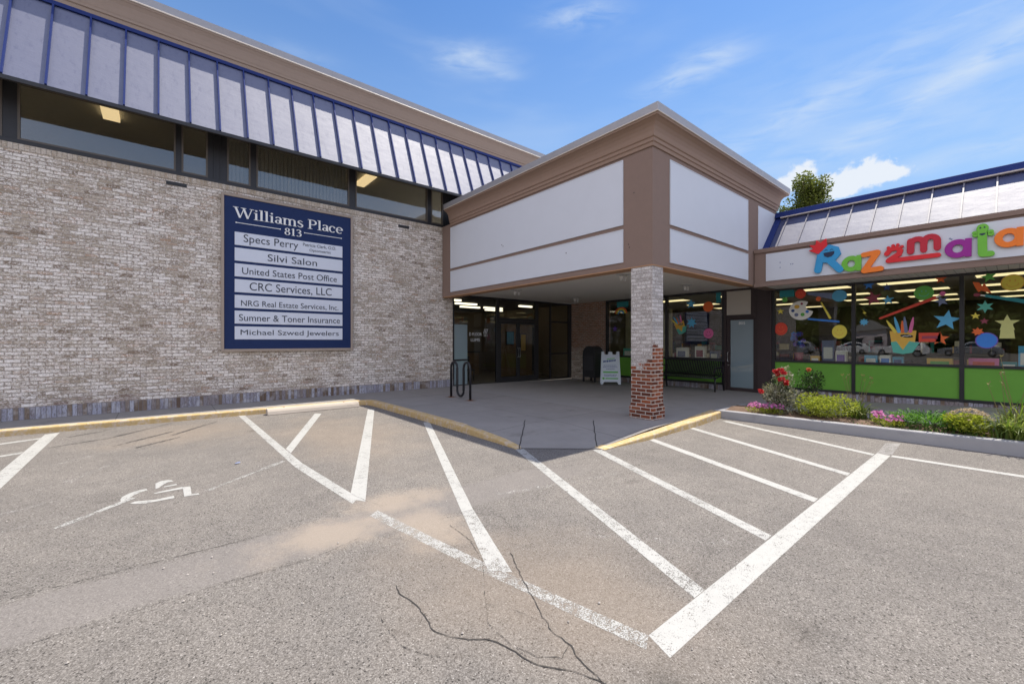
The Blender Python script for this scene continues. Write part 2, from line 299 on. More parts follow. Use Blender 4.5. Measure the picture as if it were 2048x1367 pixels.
M_glass = glassmat('window_glass', (.90, .92, .90), 2.05); M_glass_up = glassmat('upper_window_glass', (.72, .72, .70), 2.7)
M_glass_dk = glassmat('entry_glass', (.80, .81, .78), 1.8); M_frost = glassmat('frosted_film', (.35, .42, .42), 1.6, haze=.75, hcol=(.30, .38, .40))
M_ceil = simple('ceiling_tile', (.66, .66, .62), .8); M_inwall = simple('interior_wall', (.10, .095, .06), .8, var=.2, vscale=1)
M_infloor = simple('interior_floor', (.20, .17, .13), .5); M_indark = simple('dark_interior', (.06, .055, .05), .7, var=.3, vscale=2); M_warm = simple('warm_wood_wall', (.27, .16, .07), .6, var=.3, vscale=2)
M_lamp = emis('troffer_light', (1, .82, .45), .68); M_lampw = emis('strip_light', (1, .90, .70), 1.4); M_lampup = emis('upstairs_light', (1, .76, .42), .85)
M_blind = simple('blind_fabric', (.55, .52, .44), .8); M_steel = simple('brushed_steel', (.5, .5, .5), .3, metal=1); M_fix = simple('white_fixture', (.62, .60, .57), .5)
M_iron = simple('black_powder_coat', (.012, .012, .014), .4); M_grn_paint = simple('dark_mailbox_metal', (.030, .031, .034), .5, var=.2); M_plast = simple('white_plastic', (.60, .66, .70), .5, var=.05)
M_rust = simple('rust', (.2, .08, .03), .9)

def leafmat(name, a, b, trans=.35, rough=.5):
    m, t, p = newmat(name); r = t.geo('Random Per Island'); P = t.pos()
    c = t.mix(r, a, b); c = t.mix(t.m('MULTIPLY', t.noise(P, 3, 3), .4), c, [v*.6 for v in a])
    t.inp(p.inputs['Base Color'], c); p.inputs['Roughness'].default_value = rough; p.inputs['Specular IOR Level'].default_value = .35
    tl = t.n.new('ShaderNodeBsdfTranslucent'); t.inp(tl.inputs[0], t.mix(.5, c, (.9, 1, .3), 'MULTIPLY')); mx = t.n.new('ShaderNodeMixShader'); mx.inputs[0].default_value = trans
    t.l.new(p.outputs[0], mx.inputs[1]); t.l.new(tl.outputs[0], mx.inputs[2]); t.l.new(mx.outputs[0], t.n['Material Output'].inputs[0]); return m
M_lf_lime = leafmat('lime_leaves', (.24, .30, .03), (.55, .58, .09), .45); M_lf_dk = leafmat('dark_leaves', (.02, .045, .012), (.07, .12, .03)); M_lf_pale = leafmat('pale_variegated_leaves', (.20, .20, .13), (.50, .48, .38))
M_lf_mid = leafmat('mid_green_leaves', (.05, .11, .02), (.16, .26, .05)); M_blade = leafmat('grass_blades', (.10, .17, .025), (.40, .45, .12), .45); M_jun = leafmat('juniper_needles', (.06, .20, .03), (.22, .42, .06), .4)
M_tree = leafmat('tree_leaves', (.07, .095, .015), (.24, .26, .06), .45); M_tree2 = leafmat('far_tree_leaves', (.05, .08, .02), (.15, .19, .05)); M_bark = simple('bark', (.13, .10, .075), .9, var=.4, vscale=12, bump=.8, bscale=30)
M_redp = leafmat('red_petals', (.50, .015, .02), (.75, .05, .05)); M_pinkp = leafmat('pink_petals', (.55, .10, .36), (.80, .32, .62)); M_sed = leafmat('sedum_heads', (.50, .36, .24), (.70, .55, .40)); M_stalk = leafmat('dry_stalk', (.20, .17, .07), (.36, .30, .14)); M_orp = leafmat('orange_petals', (.7, .16, .06), (.8, .3, .1))
def flat(name, col, rough=.6): return simple(name, [min(.85, v*1.15) for v in col] if name.startswith('decal') else col, rough, var=.08, vscale=12)
D_ = dict(teal=flat('decal_teal', (.02, .22, .24)), green=flat('decal_green', (.12, .42, .07)), red=flat('decal_red', (.62, .06, .03)), orange=flat('decal_orange', (.75, .14, .03)), yellow=flat('decal_yellow', (.72, .60, .08)),
    blue=flat('decal_blue', (.04, .20, .60)), lblue=flat('decal_light_blue', (.10, .40, .62)), white=flat('decal_white', (.75, .72, .65)), maroon=flat('decal_maroon', (.28, .05, .08)), purple=flat('decal_purple', (.16, .08, .42)),
    grey=flat('decal_grey_blue', (.16, .19, .30)), navy=flat('decal_navy', (.03, .07, .22)), pink=flat('decal_pink', (.65, .14, .32)), mint=flat('decal_mint', (.10, .42, .32)), pale=flat('decal_pale_yellow', (.55, .55, .20)), black=flat('decal_black', (.02, .02, .02)), gold=flat('decal_gold', (.68, .40, .06)))
L_ = dict(blue=flat('letter_blue', (.03, .30, .58)), green=flat('letter_green', (.16, .48, .04)), orange=flat('letter_orange', (.86, .20, .015)), red=flat('letter_red', (.68, .015, .02)), dred=flat('letter_dark_red', (.50, .012, .03)), purple=flat('letter_purple', (.30, .01, .25)), face=flat('letter_face', (.01, .02, .06)))

# ------------------------------------------------------------------ geometry helpers
class MB:
    def __init__(s): s.v = []; s.f = []
    def add(s, vs, fs):
        o = len(s.v); s.v += [tuple(p) for p in vs]; s.f += [tuple(i+o for i in f) for f in fs]; return s
    def box(s, x0, y0, z0, x1, y1, z1):
        x0, x1 = sorted((x0, x1)); y0, y1 = sorted((y0, y1)); z0, z1 = sorted((z0, z1))
        return s.add([(x0, y0, z0), (x1, y0, z0), (x1, y1, z0), (x0, y1, z0), (x0, y0, z1), (x1, y0, z1), (x1, y1, z1), (x0, y1, z1)],
                     [(0, 3, 2, 1), (4, 5, 6, 7), (0, 1, 5, 4), (1, 2, 6, 5), (2, 3, 7, 6), (3, 0, 4, 7)])
    def prism(s, pts, f0, f1):
        """pts 2D outline; f0/f1 map (a,b)->3D for the two ends"""
        n = len(pts); A = [f0(*p) for p in pts]; B = [f1(*p) for p in pts]
        return s.add(A+B, [tuple(range(n-1, -1, -1)), tuple(range(n, 2*n))]+[(i, (i+1) % n, n+(i+1) % n, n+i) for i in range(n)])
    def tube(s, path, r, n=8, r1=None):
        path = [Vector(p) for p in path]; rings = []; up = Vector((0, 0, 1)); k = len(path)
        for i, p in enumerate(path):
            d = (path[min(i+1, k-1)]-path[max(i-1, 0)]).normalized(); a = d.cross(up)
            if a.length < .05: a = d.cross(Vector((1, 0, 0)))
            a.normalize(); b = d.cross(a); rr = r if r1 is None else r+(r1-r)*i/(k-1)
            rings.append([p+(a*math.cos(2*PI*j/n)+b*math.sin(2*PI*j/n))*rr for j in range(n)])
        vs = [q for R in rings for q in R]; fs = [(i*n+j, i*n+(j+1) % n, (i+1)*n+(j+1) % n, (i+1)*n+j) for i in range(k-1) for j in range(n)]
        fs += [tuple(range(n-1, -1, -1)), tuple(range((k-1)*n, k*n))]; return s.add(vs, fs)
    def lathe(s, prof, c, n=20, axis='z'):
        vs = []; fs = []; k = len(prof)
        for r, h in prof:
            for j in range(n):
                a = 2*PI*j/n; q = (r*math.cos(a), r*math.sin(a), h)
                if axis == 'x': q = (q[2], q[0], q[1])
                if axis == 'y': q = (q[0], q[2], q[1])
                vs.append((c[0]+q[0], c[1]+q[1], c[2]+q[2]))
        fs = [(i*n+j, i*n+(j+1) % n, (i+1)*n+(j+1) % n, (i+1)*n+j) for i in range(k-1) for j in range(n)]
        fs += [tuple(range(n-1, -1, -1)), tuple(range((k-1)*n, k*n))]; return s.add(vs, fs)
    def build(s, name, mat, parent=None, bevel=0, smooth=False):
        me = bpy.data.meshes.new(name); me.from_pydata(s.v, [], s.f); me.update()
        bm = bmesh.new(); bm.from_mesh(me); bmesh.ops.recalc_face_normals(bm, faces=bm.faces)
        bm.to_mesh(me); bm.free()
        if mat: me.materials.append(mat)
        if smooth: me.polygons.foreach_set('use_smooth', [True]*len(me.polygons))
        o = bpy.data.objects.new(name, me); COL.objects.link(o)
        if parent: o.parent = parent; o.matrix_parent_inverse = parent.matrix_world.inverted()
        if bevel:
            b = o.modifiers.new('bevel', 'BEVEL'); b.width = bevel; b.segments = 2; b.limit_method = 'ANGLE'; b.angle_limit = .6
        return o
def tag(o, label=None, cat=None, group=None, kind=None):
    if label: o['label'] = label
    if cat: o['category'] = cat
    if group: o['group'] = group
    if kind: o['kind'] = kind
    return o
def empty(name, loc, label, cat, group=None):
    e = bpy.data.objects.new(name, None); e.location = loc; COL.objects.link(e); e.empty_display_size = .2
    e.matrix_world = Matrix.Translation(loc)
    return tag(e, label, cat, group)
def box(*a): return MB().box(*a)
def sweep(profile, path):
    """profile (d,z) outwards; path corners with outward normals, mitred"""
    mb = MB(); n = len(profile); rows = []
    segn = []
    for a, b in zip(path, path[1:]):
        d = Vector((b[0]-a[0], b[1]-a[1])).normalized(); segn.append(Vector((d.y, -d.x)))
    for i, p in enumerate(path):
        na = segn[max(i-1, 0)]; nb = segn[min(i, len(segn)-1)]
        o = (na+nb); o = o/ (1+na.dot(nb)) if i not in (0, len(path)-1) else nb if i == 0 else na
        rows.append([(p[0]+o.x*d, p[1]+o.y*d, z) for d, z in profile])
    vs = [q for r in rows for q in r]; k = len(rows)
    fs = [(i*n+j, i*n+(j+1) % n, (i+1)*n+(j+1) % n, (i+1)*n+j) for i in range(k-1) for j in range(n)]
    fs += [tuple(range(n)), tuple(range((k-1)*n, k*n))[::-1]]
    return mb.add(vs, fs)

# ------------------------------------------------------------------ ground
def smooth01(a): a = max(0, min(1, a)); return a*a*(3-2*a)
def zs(x, y):
    z = .12
    if y > 10: z -= .015*smooth01((11.6-y)/1.0)
    z -= .05*smooth01((x-8)/4.8)*smooth01((y-6)/5.4)
    z += .05*max(0, 2.4-y)*smooth01((x-9)/2)
    # dropped corner between the two kerbs
    ax, ay, bx, by = 3.95, 4.56, 4.83, 3.86; L2 = (bx-ax)**2+(by-ay)**2
    t = max(0, min(1, ((x-ax)*(bx-ax)+(y-ay)*(by-ay))/L2)); d = math.hypot(x-ax-t*(bx-ax), y-ay-t*(by-ay))
    return min(z, .006+d*.085)
g = MB().add([(-300, -300, 0), (300, -300, 0), (300, 300, 0), (-300, 300, 0)], [(0, 1, 2, 3)]).build('parking_lot_asphalt', M_asph); tag(g, kind='structure')

bm = bmesh.new()
out = [(-9, 10.78), (-2, 10.66), (3.86, 10.36), (4.00, 10.2), (4.03, 9.8), (4.03, 6.2), (3.99, 4.57), (4.83, 3.86), (6.1, 3.84), (8.74, 4.0), (9.95, 3.96), (10.0, -5), (12.9, -5), (12.9, 11.7), (-9, 11.7)]
f = bm.faces.new([bm.verts.new((x, y, 0)) for x, y in out])
def cut(co, no): bmesh.ops.bisect_plane(bm, geom=bm.verts[:]+bm.edges[:]+bm.faces[:], plane_co=co, plane_no=no)
for i in range(-22, 33): cut((i*.4+.013, 0, 0), (1, 0, 0))
for i in range(-13, 30): cut((0, i*.4+.017, 0), (0, 1, 0))
for vtx in bm.verts: vtx.co.z = zs(vtx.co.x, vtx.co.y)
for fc in bm.faces:
    if fc.normal.z < 0: fc.normal_flip()
bmesh.ops.recalc_face_normals(bm, faces=bm.faces)
me = bpy.data.meshes.new('pavement'); bm.to_mesh(me); bm.free(); me.materials.append(M_pave)
pv = bpy.data.objects.new('pavement', me); COL.objects.link(pv); tag(pv, kind='structure')

def kerb(name, pts, width, hs, mat, seg=.5, gap=2.4):
    """front-edge polyline, body to the left of the travel direction"""
    P = [pts[0]]; H = [hs[0]]
    for (a, b, h0, h1) in zip(pts, pts[1:], hs, hs[1:]):
        L = math.hypot(b[0]-a[0], b[1]-a[1]); n = max(1, int(L/seg))
        for i in range(1, n+1): t = i/n; P.append((a[0]+(b[0]-a[0])*t, a[1]+(b[1]-a[1])*t)); H.append(h0+(h1-h0)*t)
    rows = []
    rnd = random.Random(len(name)*7)
    for i, p in enumerate(P):
        a = Vector(P[max(i-1, 0)]); b = Vector(P[min(i+1, len(P)-1)]); d = (b-a).normalized(); n = Vector((-d.y, d.x)); h = H[i]; j = rnd.uniform(-.006, .006); r = min(.025, h*.4)
        prof = [(0, -.12), (.004+j, h-r), (.009+j, h-r*.35), (.03+j, h), (width-.02, h+.003), (width, h-.01), (width, -.12)]
        rows.append([(p[0]+n.x*q, p[1]+n.y*q, z) for q, z in prof])
    n = 7; mb = MB(); vs = [q for r in rows for q in r]
    fs = [(i*n+j, i*n+(j+1) % n, (i+1)*n+(j+1) % n, (i+1)*n+j) for i in range(len(rows)-1) for j in range(n)]+[tuple(range(n)), tuple(range((len(rows)-1)*n, len(rows)*n))]
    return tag(mb.add(vs, fs).build(name, mat, smooth=False), kind='structure')
kerb('kerb_along_wall', [(-9, 10.62), (-2, 10.5), (1.7, 10.32), (3.70, 10.24), (3.86, 10.16), (3.9, 9.9), (3.93, 8), (3.92, 6.1), (3.91, 5.0), (3.90, 4.60)], .15, [.105, .105, .105, .11, .115, .12, .12, .12, .06, .008], M_kerby)
kerb('kerb_by_ramp', [(4.83, 3.75), (5.9, 3.70), (7.4, 3.73), (8.70, 3.84)], .235, [.01, .075, .115, .135], M_kerby)
kerb('granite_kerb', [(10.0, 4.0), (8.70, 4.01), (8.66, 3.98), (8.70, 2.6), (8.76, 1.3), (8.80, 0), (8.84, -1.8), (8.9, -5)], .13, [.15, .155, .155, .165, .175, .195, .21, .23], M_granite)
bm = bmesh.new()
def zbed(x, y): return .12+.03*max(0, (3.9-y)/4)+.05*math.sin((x-8.8)/1.15*PI)
vs = {}; mb = MB(); nx_, ny_ = 8, 60
for i in range(nx_+1):
    for j in range(ny_+1):
        x = 8.84+(10.03-8.84)*i/nx_; y = 3.9-9*j/ny_; mb.v.append((x, y, zbed(x, y)+random.uniform(-.012, .012)))
for i in range(nx_):
    for j in range(ny_): a = i*(ny_+1)+j; mb.f.append((a, a+1, a+ny_+2, a+ny_+1))
tag(mb.build('planting_bed_soil', M_soil, smooth=True), kind='structure')

# painted lines (world coordinates on the lot), cracks, seams
ZL = [.003]
def decal_poly(name, pts, mat, z=None):
    z0 = (z if z else ZL[0])*.4; ZL[0] += .0003
    return tag(MB().add([(x, y, z0) for x, y in pts], [tuple(range(len(pts)))]).build(name, mat), kind='structure')
def ribbon(mb, pts, w, z, jit=0, step=.03, taper=False):
    z *= .4
    if jit and w < .02: w *= .58; jit *= .5
    rnd = random.Random(int(pts[0][0]*1000)+int(w*10000)); P = []
    for a, b in zip(pts, pts[1:]):
        L = math.hypot(b[0]-a[0], b[1]-a[1]); n = max(1, int(L/step))
        for i in range(n): t = i/n; P.append((a[0]+(b[0]-a[0])*t+rnd.gauss(0, jit), a[1]+(b[1]-a[1])*t+rnd.gauss(0, jit)))
    P.append(pts[-1]); vs = []
    for i, p in enumerate(P):
        a = P[max(i-1, 0)]; b = P[min(i+1, len(P)-1)]; d = Vector((b[0]-a[0], b[1]-a[1])); d = d.normalized() if d.length else Vector((1, 0)); ww = w*(rnd.uniform(.4, 1.3) if jit else 1)
        if taper: ww *= max(.15, math.sin(PI*min(1, (i+1)/(len(P)+1)*1.0))**.5)
        vs += [(p[0]-d.y*ww/2, p[1]+d.x*ww/2, z), (p[0]+d.y*ww/2, p[1]-d.x*ww/2, z)]
    mb.add(vs, [(2*i, 2*i+1, 2*i+3, 2*i+2) for i in range(len(P)-1)])
def stripe(name, quad, mat):
    """4-corner (or strip) painted stripe given as left side points then right side points reversed; slightly uneven edges"""
    return decal_poly(name, quad, mat)
lines = [
 ([(1.96, 1.24), (1.90, 1.085), (7.55, 1.115), (7.60, 1.26)], M_p0), ([(7.61, 1.11), (8.60, 1.15), (8.44, 1.30), (7.60, 1.262)], M_patch),
 ([(1.52, 3.74), (1.42, 3.66), (1.635, 2.36), (1.86, 1.19), (1.96, 1.24), (1.75, 2.26)], M_p2),
 ([(1.25, 10.45), (1.36, 10.40), (1.38, 5.82), (1.50, 4.16), (1.40, 4.04), (1.27, 5.69)], M_p1),
 ([(3.63, 9.48), (3.75, 9.40), (1.515, 4.02), (1.42, 4.18)], M_p0), ([(3.86, 7.28), (3.97, 7.23), (2.20, 3.20), (2.09, 3.22)], M_p0),
 ([(2.20, 3.195), (1.80, 2.16), (1.69, 2.28), (2.09, 3.215)], M_p1), ([(3.89, 4.60), (4.00, 4.54), (2.585, 1.245), (2.455, 1.245)], M_p1),
 ([(4.71, 3.87), (4.82, 3.80), (3.715, 1.255), (3.59, 1.255)], M_p1), ([(5.90, 3.79), (6.01, 3.73), (4.94, 1.26), (4.80, 1.26)], M_p0),
 ([(7.25, 3.85), (7.36, 3.80), (6.18, 1.265), (6.05, 1.265)], M_p0), ([(8.34, 3.68), (8.46, 3.63), (7.50, 1.27), (7.38, 1.27)], M_p0),
 ([(7.60, 1.10), (7.48, 1.10), (7.50, -3.0), (7.62, -3.0)], M_p0), ([(2.55, 9.66), (2.65, 9.54), (1.385, 6.42), (1.385, 6.72)], M_p0),
 ([(-1.46, 10.30), (-1.30, 10.38), (-1.28, 6.9), (-1.27, 4.5), (-1.45, 4.5), (-1.45, 7.7)], M_p0),
 ([(-3.3, 9.25), (-1.46, 10.0), (-1.46, 9.86), (-3.3, 9.12)], M_p1), ([(-3.3, 7.95), (-1.46, 8.88), (-1.46, 8.74), (-3.3, 7.82)], M_p1)]
for q, m_ in lines: stripe('painted_stripe' if m_ is not M_patch else 'smooth_asphalt_patch', q, m_)
mb = MB(); ribbon(mb, [(-.66, 5.06), (-.20, 5.57)], .07, .0085, .002, .12); ribbon(mb, [(.37, 5.35), (1.22, 6.05)], .06, .0085, .002, .12); tag(mb.build('faded_line', M_p2), kind='structure')
mb = MB(); ribbon(mb, [(-2.2, 5.6), (-1.19, 6.3), (-.79, 6.63), (-.28, 7.65)], .09, .0083, .006, .12); ribbon(mb, [(-2.4, 4.9), (-1.0, 5.25), (-.6, 5.3)], .06, .0089, .003, .12); ribbon(mb, [(-1.2, 5.7), (-.2, 6.3), (.6, 7.2)], .06, .0087, .003, .12); ribbon(mb, [(-2.2, 7.0), (-1.2, 7.5), (-.5, 8.2)], .06, .0083, .008, .12)
ribbon(mb, [(2.6, 3.35), (3.9, 3.02), (4.6, 3.1)], .10, .0083, .01, .1); ribbon(mb, [(2.6, 2.2), (3.0, 1.75), (3.35, 1.42)], .09, .0083, .01, .1)
tag(mb.build('ghost_line', M_p3), kind='structure')
mb = MB()
for i, pl in enumerate(([(-1.25, 8.98), (-.61, 9.28), (.18, 10.24)], [(-.53, 8.5), (.17, 9.27)], [(-1.14, 9.76), (-.7, 10.09)], [(-.28, 8.17), (.25, 8.65)], [(.15, 8.9), (.85, 9.9)])): ribbon(mb, pl, .075, .0088+i*.0002, .004, .2, True)
tag(mb.build('tyre_marks', M_scuff), kind='structure')
mb = MB()
for pl, ww in (([(1.14, 2.51), (1.12, 2.41), (1.15, 2.27), (1.14, 2.13), (1.11, 1.99), (1.16, 1.88), (1.31, 1.73), (1.35, 1.6), (1.37, 1.46), (1.48, 1.32), (1.53, 1.19), (1.56, 1.0)], .010),
               ([(1.95, 2.36), (1.78, 2.01), (1.7, 1.84), (1.63, 1.67), (1.59, 1.58), (1.59, 1.45), (1.54, 1.32), (1.53, 1.21), (1.46, 1.08)], .010), ([(1.37, 1.62), (1.41, 1.50), (1.50, 1.42), (1.59, 1.46)], .006)): ribbon(mb, pl, ww, .0095, .007, .03)
tag(mb.build('asphalt_crack', M_crack), kind='structure')
mb = MB()
for i, pl in enumerate(([(1.7, 2.35), (1.48, 2.02), (1.37, 1.85), (1.36, 1.71), (1.37, 1.54)], [(1.47, 1.99), (1.57, 1.82), (1.60, 1.69)], [(.94, 2.27), (.93, 2.0), (1.0, 1.86), (1.05, 1.8)], [(1.86, 3.04), (1.84, 2.71), (1.72, 2.38)], [(4.49, 3.08), (5.1, 2.92), (5.54, 2.8)],
               [(1.48, 4.3), (1.53, 4.0), (1.6, 3.8)], [(8.5, 3.7), (8.2, 2.2), (8.33, 1.1), (8.3, -1.5)], [(3.2, 4.1), (3.5, 3.7), (4.4, 3.4), (5.6, 3.3)], [(6.6, 3.3), (7.6, 3.0), (8.2, 3.1)], [(2.1, 3.2), (2.3, 2.9), (2.2, 2.6)])): ribbon(mb, pl, .008, .0100+i*.00005, .006, .03)
tag(mb.build('hairline_crack', M_crackf), kind='structure')
mb = MB(); ribbon(mb, [(-3, 3.86), (-.72, 3.85), (-.21, 3.85), (.55, 3.83)], .014, .0104, .004, .04); ribbon(mb, [(.55, 3.83), (1.15, 4.0)], .008, .0105, .005, .04); ribbon(mb, [(2.1, 3.80), (2.67, 3.75), (3.3, 3.83), (4.4, 3.63)], .008, .0105, .005, .04)
tag(mb.build('paving_seam', M_seam), kind='structure')
mb = MB(); ribbon(mb, [(-2.5, 3.2), (-.6, 3.21), (.4, 3.23), (.81, 3.19), (1.2, 3.3)], .009, .0106, .006, .04); tag(mb.build('trench_seam', M_crackf), kind='structure')
mb = MB()
for a, b in (((3.74, 4.36), (5.05, 5.70)), ((4.66, 3.74), (5.99, 4.91))):
    P = [(a[0]+(b[0]-a[0])*i/14+random.uniform(-.01, .01), a[1]+(b[1]-a[1])*i/14+random.uniform(-.01, .01)) for i in range(2, 15)]
    for p, q in zip(P, P[1:]):
        dv = Vector((q[0]-p[0], q[1]-p[1])).normalized()*.007; mb.add([(p[0]-dv.y, p[1]+dv.x, zs(*p)+.004), (p[0]+dv.y, p[1]-dv.x, zs(*p)+.004), (q[0]+dv.y, q[1]-dv.x, zs(*q)+.004), (q[0]-dv.y, q[1]+dv.x, zs(*q)+.004)], [(0, 1, 2, 3)])
tag(mb.build('pavement_crack', M_crack), kind='structure')
# wheelchair symbol, worn: wheel arc, seat, leg, foot, arm
sym = MB(); SZ = .0035
def spoly(pts): sym.add([(x, y, SZ+.00005*len(sym.f)) for x, y in pts], [tuple(range(len(pts)))])
SYM_PX = None
spoly([(-.296, 5.581), (-.286, 5.504), (-.265, 5.521), (-.237, 5.567), (-.201, 5.656), (-.151, 5.728), (-.099, 5.762), (-.107, 5.813), (-.175, 5.811), (-.235, 5.76), (-.287, 5.667)][::-1])
spoly([(-.218, 5.392), (-.19, 5.353), (-.121, 5.3), (-.052, 5.298), (.029, 5.299), (.109, 5.302), (.107, 5.388), (.04, 5.372), (-.032, 5.361), (-.113, 5.394), (-.183, 5.43)])
spoly([(-.044, 5.575), (.184, 5.578), (.181, 5.654), (.042, 5.631), (-.044, 5.605)]); spoly([(.184, 5.471), (.185, 5.282), (.244, 5.281), (.247, 5.621), (.184, 5.64)]); spoly([(.246, 5.281), (.304, 5.266), (.301, 5.313), (.246, 5.33)])
spoly([(-.037, 5.97), (-.036, 5.748), (-.007, 5.778), (.032, 5.884), (.067, 5.947), (.111, 5.94), (.1, 6.003), (.062, 6.04), (.004, 6.038)]); spoly([(.033, 5.76), (.139, 5.767), (.137, 5.811), (.034, 5.8)])
tag(sym.build('wheelchair_symbol', M_p0), kind='structure')
# grass verge and road far behind the camera (seen only in the shop windows)
tag(MB().add([(-60, -80, .01), (-60, 60, .01), (-300, 60, .01), (-300, -80, .01)], [(0, 1, 2, 3)]).build('far_grass', simple('verge_grass', (.07, .12, .03), .95, var=.4, vscale=.6)), kind='structure')

# ------------------------------------------------------------------ two-storey brick building
YW = 11.6
B = empty('brick_building', (2.5, 12, 0), 'two storey whitewashed brick building with blue metal mansard roof and clerestory windows', 'building')
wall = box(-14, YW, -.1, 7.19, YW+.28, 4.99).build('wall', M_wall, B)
box(-14, YW-.022, -.1, 7.192, YW-.0005, .34).build('base_course', M_soldier, B, .004)
box(-14, YW-.018, 4.99, 7.19, YW+.28, 5.115).build('sill_course', M_row, B, .006)
box(-14, YW+.3, -.1, -13.9, 22, 8.4).build('side_wall', M_wall, B)
# clerestory
FR = [(-4.4, -2.16), (-1.98, .26), (.36, .82), (1.18, 1.64), (1.76, 3.93), (4.10, 6.29), (6.42, 6.83)]
fb = MB(); fb.box(-14, YW-.02, 5.116, 12.8, YW+.10, 5.19); fb.box(-14, YW-.02, 6.24, 12.8, YW+.10, 6.34); fb.build('window_band_frame', M_black, B, .004)
edges = [-14]+[e for p in FR for e in p]+[12.8]
ib = MB()
for i in range(0, len(edges), 2):
    a, b = edges[i], edges[i+1]
    if b-a > .01: ib.box(a+.001, YW+.0, 5.19, b-.001, YW+.09, 6.24)
    k = int((b-a)/.095)
    for j in range(1, k): ib.box(a+(b-a)*j/k-.012, YW-.022, 5.19, a+(b-a)*j/k+.012, YW+.0, 6.24)
ib.build('dark_infill_panel', M_black, B)
for i, (a, b) in enumerate(FR):
    fm = MB(); w_ = .032
    fm.box(a, YW-.012, 5.191, a+w_, YW+.06, 6.239); fm.box(b-w_, YW-.012, 5.191, b, YW+.06, 6.239); fm.box(a+w_, YW-.011, 5.191, b-w_, YW+.06, 5.191+w_); fm.box(a+w_, YW-.011, 6.239-w_, b-w_, YW+.06, 6.239)
    wn = fm.build('clerestory_window', simple('bronze_window_frame', (.11, .09, .07), .5) if i == 0 else bpy.data.materials['bronze_window_frame'], B)
    box(a+w_, YW+.02, 5.22, b-w_, YW+.03, 6.21).build('pane', M_glass_up, wn)
    if i in (3, 4):
        bl = MB(); k = int((b-a)/.085)
        for j in range(k):
            x = a+.03+(b-a-.06)*(j+.5)/k; an = .55; bl.add([(x-.035, YW+.16-.02, 5.2), (x+.035, YW+.16+.03, 5.2), (x+.035, YW+.16+.03, 6.24), (x-.035, YW+.16-.02, 6.24)], [(0, 1, 2, 3)])
        tag(bl.build('vertical_blinds', M_blind, wn), label='pale vertical blinds half open')
# upstairs room
up = MB(); up.box(-13.8, YW+.3, 5.0, 12.8, 20, 5.05); up.box(-13.8, 19.9, 5.05, 12.8, 20, 7.4); up.build('upstairs_room', M_indark, B)
box(-13.8, YW+.12, 7.30, 12.8, 20, 7.4).build('upstairs_ceiling', M_ceil, B); box(-13.8, YW+.11, 6.345, 12.8, YW+.2, 7.3).build('inner_header', M_ceil, B)
for x, y in ((-.95, 14.3), (2.3, 13.2), (5.6, 14.8)):
    lf = box(x-.16, y-.62, 7.20, x+.16, y+.62, 7.295).build('office_light', M_lampup); tag(lf, {-.95: 'long yellow ceiling light behind the widest upstairs window on the left', 2.3: 'yellow ceiling light behind the upstairs window with vertical blinds', 5.6: 'ceiling light upstairs above the right end of the sign'}[x], 'ceiling light', 'upstairs ceiling lights')
box(-13.8, YW+.31, 5.051, 12.8, 19.8, 5.07).build('upstairs_floor', M_cream, B)
for x, nm in ((-11, 'far left end'), (-7.5, 'left end'), (11.5, 'right end')):  # added fill lamps, kept out of view, to brighten the upstairs ceiling
    tag(box(x-.6, 14.5, 7.2, x+.6, 15.7, 7.295).build('office_light', MATS.get('unseen_office_light') or emis('unseen_office_light', (1, .90, .74), 5)), 'upstairs office ceiling light at the %s, out of view behind the wall' % nm, 'ceiling light', 'upstairs ceiling lights')
# mansard
mr = MB().add([(-14, 10.80, 5.97), (12.8, 10.80, 5.97), (12.8, 11.5, 7.78), (-14, 11.5, 7.78), (-14, 10.86, 5.95), (12.8, 10.86, 5.95), (12.8, 11.56, 7.76), (-14, 11.56, 7.76)], [(0, 1, 2, 3), (4, 7, 6, 5), (0, 4, 5, 1), (3, 2, 6, 7), (0, 3, 7, 4), (1, 5, 6, 2)]).build('mansard_roof', M_blue, B)
sm = MB(); sx = Vector((0, .7, 1.81)).normalized(); nv = Vector((0, -1.81, .7)).normalized()
for k in range(-28, 26):
    x = -.02+.5*k
    a = Vector((x, 10.80, 5.97)); b = Vector((x, 11.5, 7.78)); hw = Vector((.014, 0, 0)); h = nv*.045
    sm.add([a-hw, a+hw, b+hw, b-hw, a-hw+h, a+hw+h, b+hw+h, b-hw+h], [(0, 1, 2, 3), (4, 5, 6, 7), (0, 1, 5, 4), (1, 2, 6, 5), (2, 3, 7, 6), (3, 0, 4, 7)])
sm.build('standing_seams', M_bluetrim, mr)
so = MB(); so.prism([(10.78, 5.90), (10.84, 5.90), (11.6, 6.335), (11.6, 6.40), (10.9, 6.0), (10.78, 5.968)], lambda a, b: (-14, a, b), lambda a, b: (12.8, a, b)); so.build('eave_soffit', M_black, B)
box(-14, 11.46, 7.785, 12.8, 11.75, 7.86).build('blue_roof_cap', M_bluetrim, B, .006)
cp = [(11.6, 7.862), (11.475, 7.862), (11.475, 7.94), (11.455, 7.955), (11.455, 8.0), (11.448, 8.03), (11.44, 8.12), (11.425, 8.22), (11.40, 8.29), (11.385, 8.31), (11.385, 8.345), (11.6, 8.345)]
mb = MB().prism(cp, lambda a, b: (-14, a, b), lambda a, b: (12.8, a, b)); mb.build('cornice', M_stucco2, B)
mb = MB().prism([(11.6, 8.346), (11.37, 8.346), (11.365, 8.365), (11.37, 8.375), (11.6, 8.375)], lambda a, b: (-14, a, b), lambda a, b: (12.8, a, b)); mb.build('drip_edge', M_drip, B)
mb = MB().prism([(11.9, 8.376), (11.375, 8.376), (11.375, 8.535), (11.45, 8.56), (11.9, 8.5)], lambda a, b: (-14, a, b), lambda a, b: (12.8, a, b)); mb.build('metal_coping', M_cap, B)
